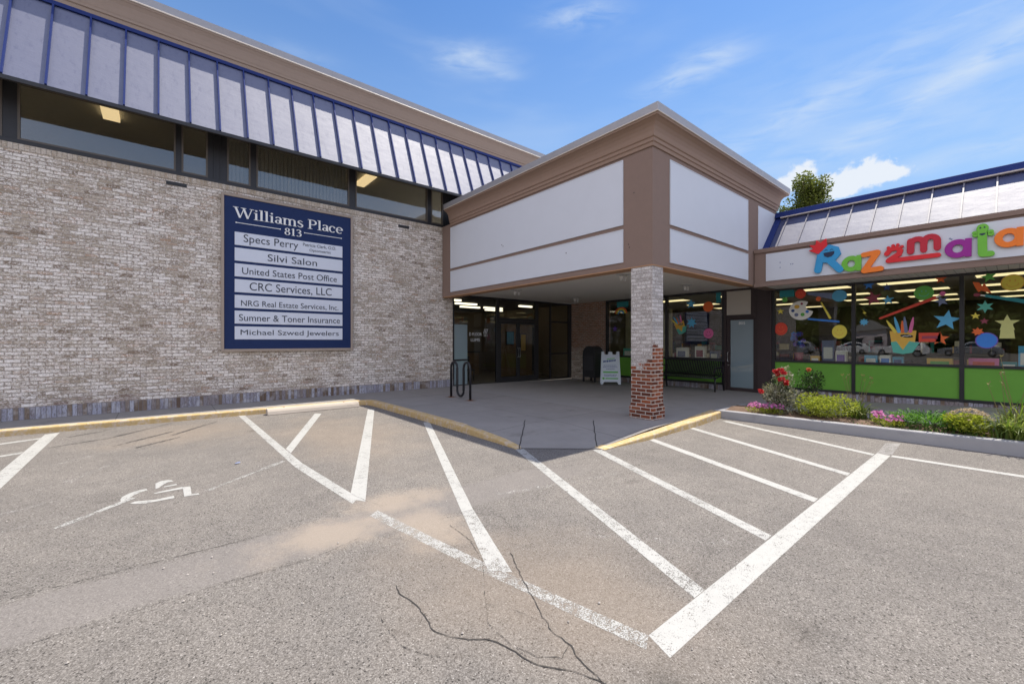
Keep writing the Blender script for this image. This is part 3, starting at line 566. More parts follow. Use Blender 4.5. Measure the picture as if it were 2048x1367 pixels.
box(-13.9, 11.9, 8.3, 12.8, 22, 8.4).build('flat_roof', M_cap, B)
for x0, x1, lab in ((.10, .45, 'small dark wall vent below the clerestory left of the sign'), (5.34, 5.68, 'small dark wall vent below the clerestory right of the sign')):
    vv = MB(); vv.box(x0, YW-.012, 4.88, x1, YW-.0007, 4.955)
    for i in range(8): vv.box(x0+.015+i*(x1-x0-.03)/8, YW-.024, 4.885, x0+.03+i*(x1-x0-.03)/8, YW-.012, 4.95)
    tag(vv.build('wall_vent', M_black), lab, 'vent', 'wall vents')

# entry storefront (continues the brick building under the canopy)
E_ = YW+.05
def bar(mb, x0, x1, z0, z1, y0=E_-.05, y1=E_+.06): return mb.box(x0, y0, z0, x1, y1, z1)
ef = MB(); bar(ef, 7.195, 12.79, 2.99, 3.06); bar(ef, 7.195, 7.25, .05, 2.99); bar(ef, 8.98, 9.10, .05, 2.99); bar(ef, 10.84, 10.96, .05, 2.99); bar(ef, 12.66, 12.79, .05, 2.99)
bar(ef, 7.25, 8.98, .05, .14, E_-.03, E_+.04); bar(ef, 10.96, 12.66, .04, .13, E_-.03, E_+.04); bar(ef, 9.10, 10.84, 2.27, 2.38, E_-.03, E_+.04); bar(ef, 11.60, 11.66, .13, 2.99, E_-.03, E_+.04); bar(ef, 11.66, 12.66, 2.28, 2.34, E_-.02, E_+.03); bar(ef, 11.66, 12.66, 1.05, 1.10, E_-.02, E_+.03)
ef.build('entry_frame', M_black, B, .004)
for a, b, z0, z1 in ((7.25, 8.98, .14, 2.99), (9.10, 10.84, 2.38, 2.99), (10.96, 11.60, .13, 2.99), (11.66, 12.66, 1.10, 2.28), (11.66, 12.66, .13, 1.05), (11.66, 12.66, 2.34, 2.99)): box(a, E_, z0, b, E_+.01, z1).build('entry_pane', M_glass_dk, B)
for s, x0, x1 in ((0, 9.105, 9.965), (1, 9.975, 10.835)):
    d = MB(); y0, y1 = E_-.035, E_+.015
    d.box(x0, y0, .08, x0+.07, y1, 2.265); d.box(x1-.07, y0, .08, x1, y1, 2.265); d.box(x0+.07, y0, .08, x1-.07, y1, .30); d.box(x0+.07, y0, 2.17, x1-.07, y1, 2.265)
    dr = d.build('entry_door', M_black, B, .003); box(x0+.07, E_-.012, .30, x1-.07, E_-.004, 2.17).build('pane', M_glass_dk, dr)
    hx = x1-.035 if s == 0 else x0+.035
    MB().tube([(hx, E_-.035, .98), (hx, E_-.10, 1.0), (hx, E_-.10, 1.3), (hx, E_-.035, 1.32)], .013, 8).build('handle', M_steel, dr, smooth=True)
fp = box(7.26, E_-.02, .97, 7.77, E_-.005, 2.10); fp.box(7.26, E_-.02, .15, 7.77, E_-.005, .92).build('frosted_side_panel', M_frost, B)
box(7.252, E_-.03, .92, 7.80, E_+.01, .97).build('side_panel_rail', M_black, B)
# entrance hall
rm = MB(); rm.box(7.0, 17.9, .02, 13.2, 18, 3.2); rm.box(7.0, 11.95, .02, 7.1, 17.9, 3.2); rm.box(13.1, 11.95, .02, 13.2, 17.9, 3.2); rm.build('hall_walls', simple('hall_wall_paint', (.22, .17, .11), .8, var=.2, vscale=1), B)
box(7.1, 11.72, .0, 13.1, 17.9, .045).build('hall_floor', M_infloor, B); box(7.1, 11.72, 3.07, 13.1, 17.9, 3.15).build('hall_ceiling', M_indark, B)
box(11.2, 14.2, .05, 13.0, 14.3, 2.5).build('hall_partition', M_warm, B); box(8.6, 16.5, .05, 10.6, 16.6, 2.6).build('hall_partition', M_warm, B)
for i, (x, z, w_, h_, ck, lb) in enumerate(((8.95, 1.75, .5, .7, 'green', 'green framed poster deep inside behind the left entry door'), (9.75, 1.6, .4, .55, 'pink', 'pink framed poster deep inside between the entry doors'), (11.7, 1.7, .45, .6, 'lblue', 'light blue framed poster inside behind the right entry door'), (12.45, 1.5, .35, .8, 'gold', 'narrow yellow framed poster inside right of the entry doors'))):
    yy = 16.5 if x < 11 else 14.2; po = empty('wall_poster', (x, yy, z), lb, 'poster', 'posters in the entrance hall')
    box(x-w_/2, yy-.03, z-h_/2, x+w_/2, yy-.001, z+h_/2).build('poster_frame', M_dkbrown, po); box(x-w_/2+.04, yy-.036, z-h_/2+.04, x+w_/2-.04, yy-.031, z+h_/2-.04).build('poster_print', D_[ck], po)
tt = [(7.5, 13.0, .9), (9.3, 14.0, .5), (10.3, 15.2, .5), (11.4, 15.0, .5), (11.9, 13.4, .35), (12.2, 16, .5)]
for i, (x, y, l) in enumerate(tt):
    tag(box(x-l, y-.05, 3.0, x+l, y+.05, 3.065).build('strip_light', M_lampw), ['long white strip light nearest the brick wall inside the entry', 'strip light inside the entry above the left door', 'strip light deep inside above the right door', 'strip light deep inside right of the doors', 'short strip light inside near the right entry pane', 'strip light farthest right inside the entry'][i], 'ceiling light', 'entrance hall strip lights')
def chair(x, y, rz, lab):
    e = empty('waiting_chair', (x, y, .045), lab, 'chair', 'chairs inside the entry')
    R = Matrix.Translation((x, y, .045)) @ Matrix.Rotation(rz, 4, 'Z')
    def tr(mb): mb.v = [tuple(R @ Vector(p)) for p in mb.v]; return mb
    tr(box(-.25, -.25, .40, .25, .25, .47)).build('seat', M_dkbrown, e, .02); tr(box(-.25, .21, .5, .25, .26, .95)).build('backrest', M_dkbrown, e, .02)
    for a, b in ((-.22, -.22), (.2, -.22), (-.22, .2), (.2, .2)): tr(box(a, b, 0, a+.03, b+.03, .40)).build('leg', M_black, e)
chair(8.1, 13.2, .2, 'dark waiting chair inside the glass left of the entry doors'); chair(8.9, 13.4, -.1, 'dark waiting chair nearest the left entry door, inside')
cn = empty('reception_counter', (10.6, 16, .045), 'brown reception counter inside behind the entry doors', 'counter')
box(9.6, 15.8, .045, 11.2, 16.3, 1.05).build('counter_body', M_warm, cn, .01); box(9.55, 15.75, 1.055, 11.25, 16.35, 1.10).build('counter_top', M_dkbrown, cn, .01)
bn = MB().box(11.30, 12.3, .40, 11.55, 12.33, 2.1)
tag(bn.build('banner_stand', M_black), 'narrow black banner standing inside right of the doors', 'banner')
bs = MB()
for i in range(7):
    zc = .75+i*.17; s = 1 if i % 2 else -1; bs.tube([(11.43-.07*s, 12.285, zc-.08), (11.43+.06*s, 12.285, zc), (11.43-.05*s, 12.285, zc+.07)], .018, 6)
o = bs.build('banner_artwork', D_['grey'], bpy.data.objects['banner_stand'], smooth=True)

# ------------------------------------------------------------------ text
def text_mb(body, width=None, height=None, depth=.006, offset=0.0, space=1.0):
    cu = bpy.data.curves.new('t', 'FONT'); cu.body = body; cu.size = 1; cu.extrude = .5; cu.offset = offset; cu.space_character = space; cu.resolution_u = 4
    ob = bpy.data.objects.new('t', cu); COL.objects.link(ob); dg = bpy.context.evaluated_depsgraph_get(); dg.update()
    me = bpy.data.meshes.new_from_object(ob.evaluated_get(dg)); vs = [v.co.copy() for v in me.vertices]; fs = [tuple(p.vertices) for p in me.polygons]
    bpy.data.objects.remove(ob); bpy.data.curves.remove(cu); bpy.data.meshes.remove(me)
    x0 = min(v.x for v in vs); x1 = max(v.x for v in vs); y0 = min(v.y for v in vs); y1 = max(v.y for v in vs)
    sx = width/(x1-x0) if width else None; sy = height/(y1-y0) if height else None
    sx = sx or sy; sy = sy or sx
    mb = MB(); mb.v = [((v.x-x0)*sx, (v.y-y0)*sy, (v.z+.5)*depth) for v in vs]; mb.f = fs; mb.w = (x1-x0)*sx; mb.h = (y1-y0)*sy; return mb
def on_y(mb, x, z, y):   # wall facing -Y: local x right, y up, z out
    mb.v = [(x+a, y-c, z+b) for a, b, c in mb.v]; return mb
def on_x(mb, y, z, x):   # wall facing -X: local x runs toward -Y
    mb.v = [(x-c, y-a, z+b) for a, b, c in mb.v]; return mb

on_y(text_mb('D FLOOR', .50, .10, .002), 7.86, 1.74, E_-.004).build('window_lettering', M_wltr, B); on_y(text_mb('LLIMS', .36, .10, .002), 7.92, 1.55, E_-.004).build('window_lettering', M_wltr, B)
lg = MB()
for k in range(3): lg.tube([(8.47+.06*k, E_-.006, 1.72), (8.45+.06*k, E_-.006, 1.85), (8.50+.06*k, E_-.006, 1.98)], .008, 6)
lg.build('window_emblem', M_wltr, B)

# serif glyphs: strokes of thick/thin lines with slab serifs, unit cap height
def stroke2(mb, pts, w0, w1=None, d=.01, z=0, cap=False):
    """polyline stroke extruded; width per point (list or const)"""
    n = len(pts); ws = w0 if isinstance(w0, list) else [w0+(w1-w0)*i/(n-1) if w1 is not None else w0 for i in range(n)]
    L, R = [], []
    for i, p in enumerate(pts):
        a = Vector(pts[max(i-1, 0)]); b = Vector(pts[min(i+1, n-1)]); dv = (b-a).normalized(); nn = Vector((-dv.y, dv.x))*ws[i]/2
        if 0 < i < n-1:
            d0 = (Vector(p)-a).normalized(); cosv = max(.45, d0.dot(dv)); nn = nn/cosv
        L.append((p[0]+nn.x, p[1]+nn.y)); R.append((p[0]-nn.x, p[1]-nn.y))
    if cap:
        def arc(c, start, k=6): 
            a0 = math.atan2(start[1]-c[1], start[0]-c[0]); r = math.hypot(start[0]-c[0], start[1]-c[1]); return [(c[0]+r*math.cos(a0-PI*i/k), c[1]+r*math.sin(a0-PI*i/k)) for i in range(1, k)]
        out = L+arc(pts[-1], L[-1])+R[::-1]+arc(pts[0], R[0])
    else: out = L+R[::-1]
    return mb.prism(out, lambda a, b: (a, b, z), lambda a, b: (a, b, z+d))
def arcpts(cx, cy, rx, ry, a0, a1, n=14): return [(cx+rx*math.cos(math.radians(a0+(a1-a0)*i/n)), cy+ry*math.sin(math.radians(a0+(a1-a0)*i/n))) for i in range(n+1)]
def arcw(a0, a1, thin, thick, n=14): return [thin+(thick-thin)*abs(math.cos(math.radians(a0+(a1-a0)*i/n)))**1.3 for i in range(n+1)]
def ring(mb, cx, cy, rx, ry, thin, thick, d, z, n=28):
    st = [];
    for i in range(n):
        t = 2*PI*i/n; c, s = math.cos(t), math.sin(t); w_ = thin+(thick-thin)*abs(c)**1.3
        for q in ((rx+w_/2)*c, (ry+thin/2)*s), ((rx-w_/2)*c, (ry-thin/2)*s): st.append((cx+q[0], cy+q[1]))
    vs = [(x, y, z) for x, y in st]+[(x, y, z+d) for x, y in st]; m = 2*n; fs = []
    for i in range(n):
        a, b, c_, e = 2*i, 2*i+1, (2*i+3) % m, (2*i+2) % m
        fs += [(a, b, c_, e), (m+a, m+e, m+c_, m+b), (a, e, m+e, m+a), (b, m+b, m+c_, c_)]
    return mb.add(vs, fs)
TN, TK, SF = .055, .135, .045
def serif(mb, x, y, w_, d, z): mb.prism([(x-w_/2, y), (x+w_/2, y), (x+w_/2, y+SF), (x-w_/2, y+SF)], lambda a, b: (a, b, z), lambda a, b: (a, b, z+d))
def glyph(mb, ch, x, d):
    k = [0]
    def Z(): k[0] += 1; return -.0004*k[0]
    def P(pts): return [(x+a, b) for a, b in pts]
    xh = .70
    if ch == 'W':
        for a, b, wv in (((.10, 1), (.38, 0), TK), ((.38, 0), (.62, .95), TN), ((.60, .95), (.86, 0), TK), ((.86, 0), (1.12, 1), TN)): stroke2(mb, P([a, b]), wv, wv, d, Z())
        serif(mb, x+.12, .96, .34, d, Z()); serif(mb, x+.60, .96, .34, d, Z()); serif(mb, x+1.12, .96, .28, d, Z()); return 1.24
    if ch in 'il':
        h = xh if ch == 'i' else 1.06
        stroke2(mb, P([(.15, 0), (.15, h)]), TK, TK, d, Z()); serif(mb, x+.15, 0, .30, d, Z()); stroke2(mb, P([(.0, h-.03), (.15, h-.03)]), TN, TN, d, Z())
        if ch == 'i': mb.prism([(x+.15+.08*math.cos(t*PI/6), .92+.08*math.sin(t*PI/6)) for t in range(12)], lambda a, b: (a, b, 0), lambda a, b: (a, b, d))
        return .34
    if ch == 'a':
        pts = P([(.08, .54)]+arcpts(.24, .50, .16, .17, 150, 0, 10)); stroke2(mb, pts, [TN]+arcw(150, 0, TN, TK, 10), None, d, Z()); stroke2(mb, P([(.40, .5), (.40, .10), (.50, .02)]), [TK, TK, TN], None, d, Z())
        ring(mb, x+.22, .20, .14, .17, TN, TK, d, Z()); return .53
    if ch == 'm':
        stroke2(mb, P([(.15, 0), (.15, xh)]), TK, TK, d, Z()); serif(mb, x+.15, 0, .28, d, Z()); stroke2(mb, P([(.0, xh-.03), (.15, xh-.03)]), TN, TN, d, Z())
        for q in (.15, .50):
            stroke2(mb, P([(q, .5)]+arcpts(q+.18, .50, .17, .17, 150, 0, 10)+[(q+.35, 0)]), [TN]+arcw(150, 0, TN, TK, 10)+[TK], None, d, Z()); serif(mb, x+q+.35, 0, .26, d, Z())
        return 1.0
    if ch == 's':
        pts = P([(.42, .60)]+arcpts(.25, .53, .14, .14, 60, 250, 10)+[(.28, .36)]+arcpts(.25, .18, .16, .16, 70, -120, 10)+[(.06, .12)])
        n = len(pts); stroke2(mb, pts, [TN+(TK-TN)*max(0, math.sin(PI*i/(n-1)))**1.5 for i in range(n)], None, d, Z()); return .50
    if ch == 'P':
        stroke2(mb, P([(.16, 0), (.16, 1)]), TK, TK, d, Z()); serif(mb, x+.16, 0, .34, d, Z()); serif(mb, x+.12, .955, .26, d, Z())
        stroke2(mb, P([(.16, .97), (.36, .97)]+arcpts(.36, .72, .24, .245, 80, -80, 10)+[(.36, .475), (.16, .475)]), [TN, TN]+arcw(80, -80, TN, TK, 10)+[TN, TN], None, d, Z()); return .72
    if ch in 'ce':
        a1 = 315; stroke2(mb, P(arcpts(.28, .345, .22, .33, 45 if ch == 'c' else 5, a1, 16)), arcw(45 if ch == 'c' else 5, a1, TN, TK, 16), None, d, Z())
        if ch == 'e': stroke2(mb, P([(.08, .37), (.50, .37)]), TN, TN, d, Z())
        else: mb.prism([(x+.44+.065*math.cos(t*PI/5), .54+.065*math.sin(t*PI/5)) for t in range(10)], lambda a, b: (a, b, 0), lambda a, b: (a, b, d))
        return .56
    if ch == '8': ring(mb, x+.27, .75, .15, .20, TN, TK, d, Z()); ring(mb, x+.27, .27, .19, .245, TN, TK, d, Z()); return .58
    if ch == '1':
        stroke2(mb, P([(.22, 0), (.22, 1)]), TK, TK, d, Z()); serif(mb, x+.22, 0, .32, d, Z()); stroke2(mb, P([(.06, .86), (.22, .97)]), TN, TN, d, Z()); return .46
    if ch == '3':
        stroke2(mb, P([(.06, .84)]+arcpts(.24, .76, .17, .20, 140, -80, 10)+[(.18, .53)]), [TN]+arcw(140, -80, TN, TK, 10)+[TN], None, d, Z()); stroke2(mb, P([(.18, .53)]+arcpts(.24, .28, .21, .25, 80, -140, 12)), [TN]+arcw(80, -140, TN, TK, 12), None, d, Z()); return .56
    return .30
def serif_text(body, width, height, depth):
    mb = MB(); x = 0
    for ch in body: x += glyph(mb, ch, x, 1)
    s = width/x; mb.v = [(a*s, b*height, (c+.02)*depth) for a, b, c in mb.v]; return mb

# ------------------------------------------------------------------ directory sign
S = empty('directory_sign', (2.53, YW, 1.31), 'large navy directory sign reading Williams Place 813 on the brick wall', 'sign')
sf = MB(); X0, X1, Z0, Z1 = 1.06, 4.0, 1.31, 4.91
sf.box(X0, YW-.10, Z0, X0+.055, YW-.023, Z1); sf.box(X1-.055, YW-.10, Z0, X1, YW-.023, Z1); sf.box(X0+.055, YW-.10, Z0, X1-.055, YW-.023, Z0+.06); sf.box(X0+.055, YW-.10, Z1-.055, X1-.055, YW-.023, Z1)
sf.build('frame', M_signfr, S, .006); bd = box(X0+.055, YW-.072, Z0+.06, X1-.055, YW-.024, Z1-.055).build('board', M_navy, S)
on_y(serif_text('Williams Place', 2.44, .235, .014), 1.30, 4.395, YW-.072).build('heading_lettering', M_wltr, bd)
on_y(serif_text('813', .40, .175, .014), 2.34, 4.155, YW-.072).build('number_lettering', M_wltr, bd)
rl = MB().box(1.345, YW-.078, 4.268, 2.25, YW-.0725, 4.282).box(2.80, YW-.078, 4.268, 3.70, YW-.0725, 4.282)
for x in (1.345, 2.25, 2.80, 3.70): rl.box(x-.012, YW-.079, 4.262, x+.012, YW-.0722, 4.288)
rl.build('heading_rules', M_wltr, bd)
rows = [('Specs Perry', 1.49, 1.16, .20), ('Silvi Salon', 1.98, 1.11, .165), ('United States Post Office', 1.46, 2.12, .155), ('CRC Services, LLC', 1.61, 1.84, .185), ('NRG Real Estate Services, Inc.', 1.44, 2.18, .13), ('Sumner & Toner Insurance', 1.40, 2.26, .155), ('Michael Szwed Jewelers', 1.43, 2.20, .16)]
for i, (tx, x, w_, h) in enumerate(rows):
    zt = 4.06-.3615*i; np_ = box(1.317, YW-.084, zt-.30, 3.726, YW-.0725, zt).build('nameplate', M_plate, S, .002)
    tag(np_, label='nameplate reading '+tx)
    hd = any(c in tx for c in 'pyJ,'); on_y(text_mb(tx, w_, h*(1.18 if 'p' in tx or ',' in tx else 1), .004, .0), x, zt-.235-(.035 if 'p' in tx or ',' in tx else 0), YW-.0845).build('name_lettering', M_ltr, np_)
    if i == 0:
        on_y(text_mb('Patricia Clark, O.D.', .80, .088, .004, .0), 2.76, zt-.13, YW-.0845).build('small_lettering', M_ltr, np_); on_y(text_mb('Optometrist', .52, .085, .004, .0), 2.91, zt-.255, YW-.0845).build('small_lettering', M_ltr, np_)

# ------------------------------------------------------------------ entrance canopy
XC, YC = 6.80, 4.22
C_ = empty('entrance_canopy', (9, 8, 0), 'square brown stucco entrance canopy with white blank panels on a brick corner column', 'canopy')
fs = MB(); fs.add([(XC, YC, 2.93), (12.8, YC, 2.93), (12.8, YC, 5.12), (XC, YC, 5.12), (XC, 11.575, 2.93), (XC, 11.575, 5.12), (7.02, 4.44, 2.93), (12.8, 4.44, 2.93), (7.02, 11.575, 2.93), (7.02, 4.44, 3.2), (12.8, 4.44, 3.2), (7.02, 11.575, 3.2), (7.02, 4.44, 5.12), (12.8, 4.44, 5.12), (7.02, 11.575, 5.12)],
    [(0, 1, 2, 3), (4, 0, 3, 5), (0, 6, 7, 1), (0, 4, 8, 6), (6, 9, 10, 7), (6, 8, 11, 9), (3, 2, 13, 12), (3, 12, 14, 5)])
fs.build('fascia', M_stucco, C_)
MB().box(6.802, YC+.002, 2.912, 7.10, 11.57, 2.9285).box(7.101, YC+.002, 2.912, 11.25, 4.52, 2.9285).build('underside_trim', simple('tan_trim_board', (.46, .25, .13), .6), C_)  # tan strip: warm bounce from the sunlit asphalt put into its colour
box(12.6, 4.45, 3.4, 12.8, 11.59, 5.12).build('rear_parapet', M_stucco, C_)
for (a, b, z0, z1) in ((4.84, 11.07, 3.045, 3.675), (4.84, 11.07, 3.755, 4.995)): box(XC-.014, a, z0, XC-.0006, b, z1).build('white_panel', M_white, C_, .003)
for (a, b, z0, z1) in ((7.37, 10.93, 3.02, 3.655), (7.37, 10.93, 3.735, 4.955), (11.57, 12.78, 3.70, 4.955)): box(a, YC-.014, z0, b, YC-.0006, z1).build('white_panel', M_white, C_, .003)
fn = MB()
for (a, b, z0, z1) in ((4.84, 11.07, 3.045, 3.675), (4.84, 11.07, 3.755, 4.995)):
    for q in ((a, z0, b, z0+.014), (a, z1-.014, b, z1), (a, z0+.0145, a+.014, z1-.0145), (b-.014, z0+.0145, b, z1-.0145)): fn.box(XC-.021, q[0], q[1], XC-.0145, q[2], q[3])
for (a, b, z0, z1) in ((7.37, 10.93, 3.02, 3.655), (7.37, 10.93, 3.735, 4.955)):
    for q in ((a, z0, b, z0+.014), (a, z1-.014, b, z1), (a, z0+.0145, a+.014, z1-.0145), (b-.014, z0+.0145, b, z1-.0145)): fn.box(q[0], YC-.021, q[1], q[2], YC-.0145, q[3])
fn.build('panel_edging', M_white, C_)
prof = [(-.02, 5.05), (.025, 5.05), (.03, 5.115), (.05, 5.125), (.05, 5.185), (.072, 5.20), (.075, 5.225), (.082, 5.29), (.105, 5.36), (.145, 5.415), (.20, 5.45), (.235, 5.46), (.24, 5.495), (-.02, 5.495)]
path = [(XC, 11.07), (XC, YC), (12.8, YC), (12.8, 9)]
sweep(prof, path).build('cornice', simple('tan_cornice_paint', (.295, .20, .148), .75, spec=.3, var=.06), C_)  # colour warmed to carry light bounced up from the ground
sweep([(-.02, 5.496), (.262, 5.496), (.262, 5.51), (-.02, 5.51)], path).build('drip_edge', M_drip, C_)
sweep([(-.05, 5.511), (.257, 5.511), (.265, 5.645), (.20, 5.665), (-.05, 5.64)], path).build('metal_coping', M_cap, C_)
box(6.86, 4.28, 5.50, 12.74, 11.07, 5.60).build('roof', M_cap, C_)
box(7.021, 4.441, 3.06, 12.75, 11.59, 3.10).build('soffit', M_soffit, C_)
cl = MB().box(6.815, 4.235, .05, 7.175, 4.685, 2.911).build('column', M_col, C_, .004)
box(6.795, 4.212, .05, 7.20, 4.71, .31).build('column_base', M_col, cl, .008)
sd = MB(); sd.add([(6.795, 4.212, .312), (7.20, 4.212, .312), (7.20, 4.71, .312), (6.795, 4.71, .312), (6.816, 4.236, .40), (7.174, 4.236, .40), (7.174, 4.684, .40), (6.816, 4.684, .40)], [(0, 1, 5, 4), (1, 2, 6, 5), (2, 3, 7, 6), (3, 0, 4, 7)]); sd.build('column_shoulder', M_col, cl)
for (x, y), lab in zip(((8.05, 9.45), (11.05, 9.8), (8.0, 5.7), (10.8, 5.7)), ('flush soffit light above the bike rack side', 'flush soffit light near the brick pier', 'flush soffit light just left of the brick column', 'flush soffit light between the column and the bench')):
    e = empty('soffit_light', (x, y, 3.06), lab, 'ceiling light', 'round soffit lights under the canopy')
    MB().lathe([(.02, 3.059), (.16, 3.059), (.165, 3.045), (.10, 3.04), (.02, 3.04)], (x, y, 0), 20).build('trim_plate', M_fix, e, smooth=False)
    for s in (-1, 1): MB().lathe([(.028, -.03), (.045, .05), (.05, .09)], (x+.07*s, y, 2.93), 12).build('spot_head', M_fix, e, smooth=True)
    MB().lathe([(.03, 2.99), (.035, 3.04)], (x, y, 0), 10).build('stem', M_fix, e)

# ------------------------------------------------------------------ toy shop
T_ = empty('toy_shop', (14, 2, 0), 'single storey shop with lime green kick panels, white fascia and blue metal mansard', 'building')
XS = 12.8
box(11.30, -6, 2.885, 11.45, 4.205, 3.79).build('fascia', M_stucco, T_, .006)
box(11.284, -6, 3.00, 11.2995, 3.94, 3.655).build('white_fascia_panel', M_white, T_, .003)
box(11.26, -6, 3.70, 11.2995, 4.206, 3.795).build('fascia_band', M_stucco, T_, .004)
box(11.265, -6, 2.87, 11.2995, 4.206, 2.95).build('fascia_lower_band', M_stucco, T_, .006)
box(11.4505, -6, 2.95, XS+.1, 4.20, 3.0).build('soffit', M_soffit, T_)
box(11.4505, -6, 3.72, 12.0, 4.2, 3.76).build('roof_shelf', M_bluetrim, T_)
rf = MB().prism([(11.72, 3.765), (11.80, 3.765), (12.8, 4.80), (12.72, 4.80)], lambda a, b: (a, -6, b), lambda a, b: (a, 4.06, b)).build('mansard_roof', M_blue2, T_)
MB().prism([(11.67, 3.765), (11.80, 3.765), (12.85, 4.85), (12.74, 4.86)], lambda a, b: (a, 4.061, b), lambda a, b: (a, 4.205, b)).build('end_flashing', M_bluetrim, T_, .005)
sm = MB(); nv = Vector((-1.035, 0, 1)).normalized()
for k in range(-1, 21):
    y = 3.44-.4515*k+.0
    if y > 4.0: continue
    a = Vector((11.72, y, 3.765)); b = Vector((12.72, y, 4.80)); hw = Vector((0, .011, 0)); h = nv*.035
    sm.add([a-hw, a+hw, b+hw, b-hw, a-hw+h, a+hw+h, b+hw+h, b-hw+h], [(0, 1, 2, 3), (4, 5, 6, 7), (0, 1, 5, 4), (1, 2, 6, 5), (2, 3, 7, 6), (3, 0, 4, 7)])
sm.build('standing_seams', simple('weathered_seam', (.20, .19, .22), .5), rf)
box(12.62, -6, 4.805, 12.9, 4.06, 4.83).build('drip_edge', M_drip, T_)
MB().prism([(12.63, 4.831), (12.92, 4.831), (12.92, 4.975), (12.70, 4.985)], lambda a, b: (a, -6, b), lambda a, b: (a, 4.2, b)).build('ridge_cap', M_bluetrim, T_, .006)
box(12.921, -7, 4.6, 30, 4.2, 4.8).build('flat_roof', M_cap, T_); box(12.93, 4.21, 3.3, 30, 11.5, 4.6).build('flat_roof', M_cap, T_)
M_bs = M_soldier
box(XS-.03, -6, -.05, XS+.15, 4.25, .285).build('brick_base', M_bs, T_); box(XS-.03, 5.58, -.05, XS+.15, 9.87, .265).build('brick_base', M_bs, T_)
box(XS-.06, 9.871, -.05, XS+.25, 11.555, 3.058).build('brick_pier', M_pier, T_, .003)
fr = MB(); fx0, fx1 = XS-.05, XS+.07
MUL = [4.267, 2.552, .770, -1.01, -2.79, -4.57, -5.99]
for y in MUL: fr.box(fx0, y-.035, .286, fx1, y+.035, 2.948)
for y in (9.835, 7.425, 5.60): fr.box(fx0, y-.034, .266, fx1, y+.034, 3.0)
fr.box(fx0+.005, -6, .288, fx1, 4.23, .345); fr.box(fx0+.005, -6, 1.0, fx1, 4.23, 1.055); fr.box(fx0+.005, -6, 2.90, fx1, 4.23, 2.947)
fr.box(fx0+.005, 5.63, .267, fx1, 9.80, .33); fr.box(fx0+.005, 5.63, .985, fx1, 9.80, 1.045); fr.box(fx0+.004, 5.57, 3.0, fx1, 9.868, 3.058)
fr.build('window_frame', M_black, T_)
bays = [(MUL[i+1]+.035, MUL[i]-.035, .345, 1.0, 1.055, 2.90) for i in range(6)]+[(7.459, 9.801, .33, .985, 1.045, 3.0), (5.634, 7.391, .33, .985, 1.045, 3.0)]
for a, b, k0, k1, z0, z1 in bays:
    box(XS-.012, a, k0, XS+.03, b, k1).build('kick_panel', M_green, T_); box(XS, a, z0, XS+.008, b, z1).build('display_window', M_glass, T_)
# shop door and dark pilaster
df = MB(); df.box(XS-.06, 5.50, .08, XS+.07, 5.565, 3.058); df.box(XS-.06, 4.66, .08, XS+.07, 4.72, 3.058); df.box(XS-.06, 4.721, 2.215, XS+.07, 5.499, 2.31); df.box(XS-.06, 4.722, 3.0, XS+.07, 5.498, 3.057); df.build('door_frame', M_dkbrown, T_, .003)
d = MB(); d.box(XS-.03, 5.40, .13, XS+.02, 5.495, 2.21); d.box(XS-.03, 4.725, .13, XS+.02, 4.775, 2.21); d.box(XS-.03, 4.776, .13, XS+.02, 5.399, .22); d.box(XS-.03, 4.776, 2.16, XS+.02, 5.399, 2.21)
dr = d.build('door', M_dkbrown, T_, .003)
box(XS-.01, 4.776, .221, XS-.002, 5.399, 2.159).build('frosted_pane', glassmat('door_frost', (.3, .36, .37), 1.7, haze=.9, hcol=(.25, .33, .36)), dr)
MB().tube([(XS-.03, 5.45, .95), (XS-.09, 5.45, .97), (XS-.09, 5.45, 1.22), (XS-.03, 5.45, 1.24)], .012).build('handle', M_steel, dr); MB().lathe([(.025, -.035), (.025, -.03)], (XS, 5.45, .86), 12, 'x').build('lock', M_steel, dr)
on_x(text_mb('805', .17, .075, .003, .0), 5.17, 2.03, XS-.0105).build('door_number', M_wltr, dr)
box(XS-.045, 4.721, 2.311, XS+.05, 4.835, 2.999).build('transom_mullion', M_dkbrown, T_); box(XS-.04, 4.836, 2.311, XS+.0, 5.498, 2.999).build('transom_board', M_cream, T_, .004); box(XS-.065, 4.60, 2.33, XS-.061, 4.655, 2.98).build('side_board', M_cream, T_)
box(XS-.09, 4.305, .05, XS+.05, 4.655, 3.058).build('dark_pilaster', M_dkbrown, T_, .004)
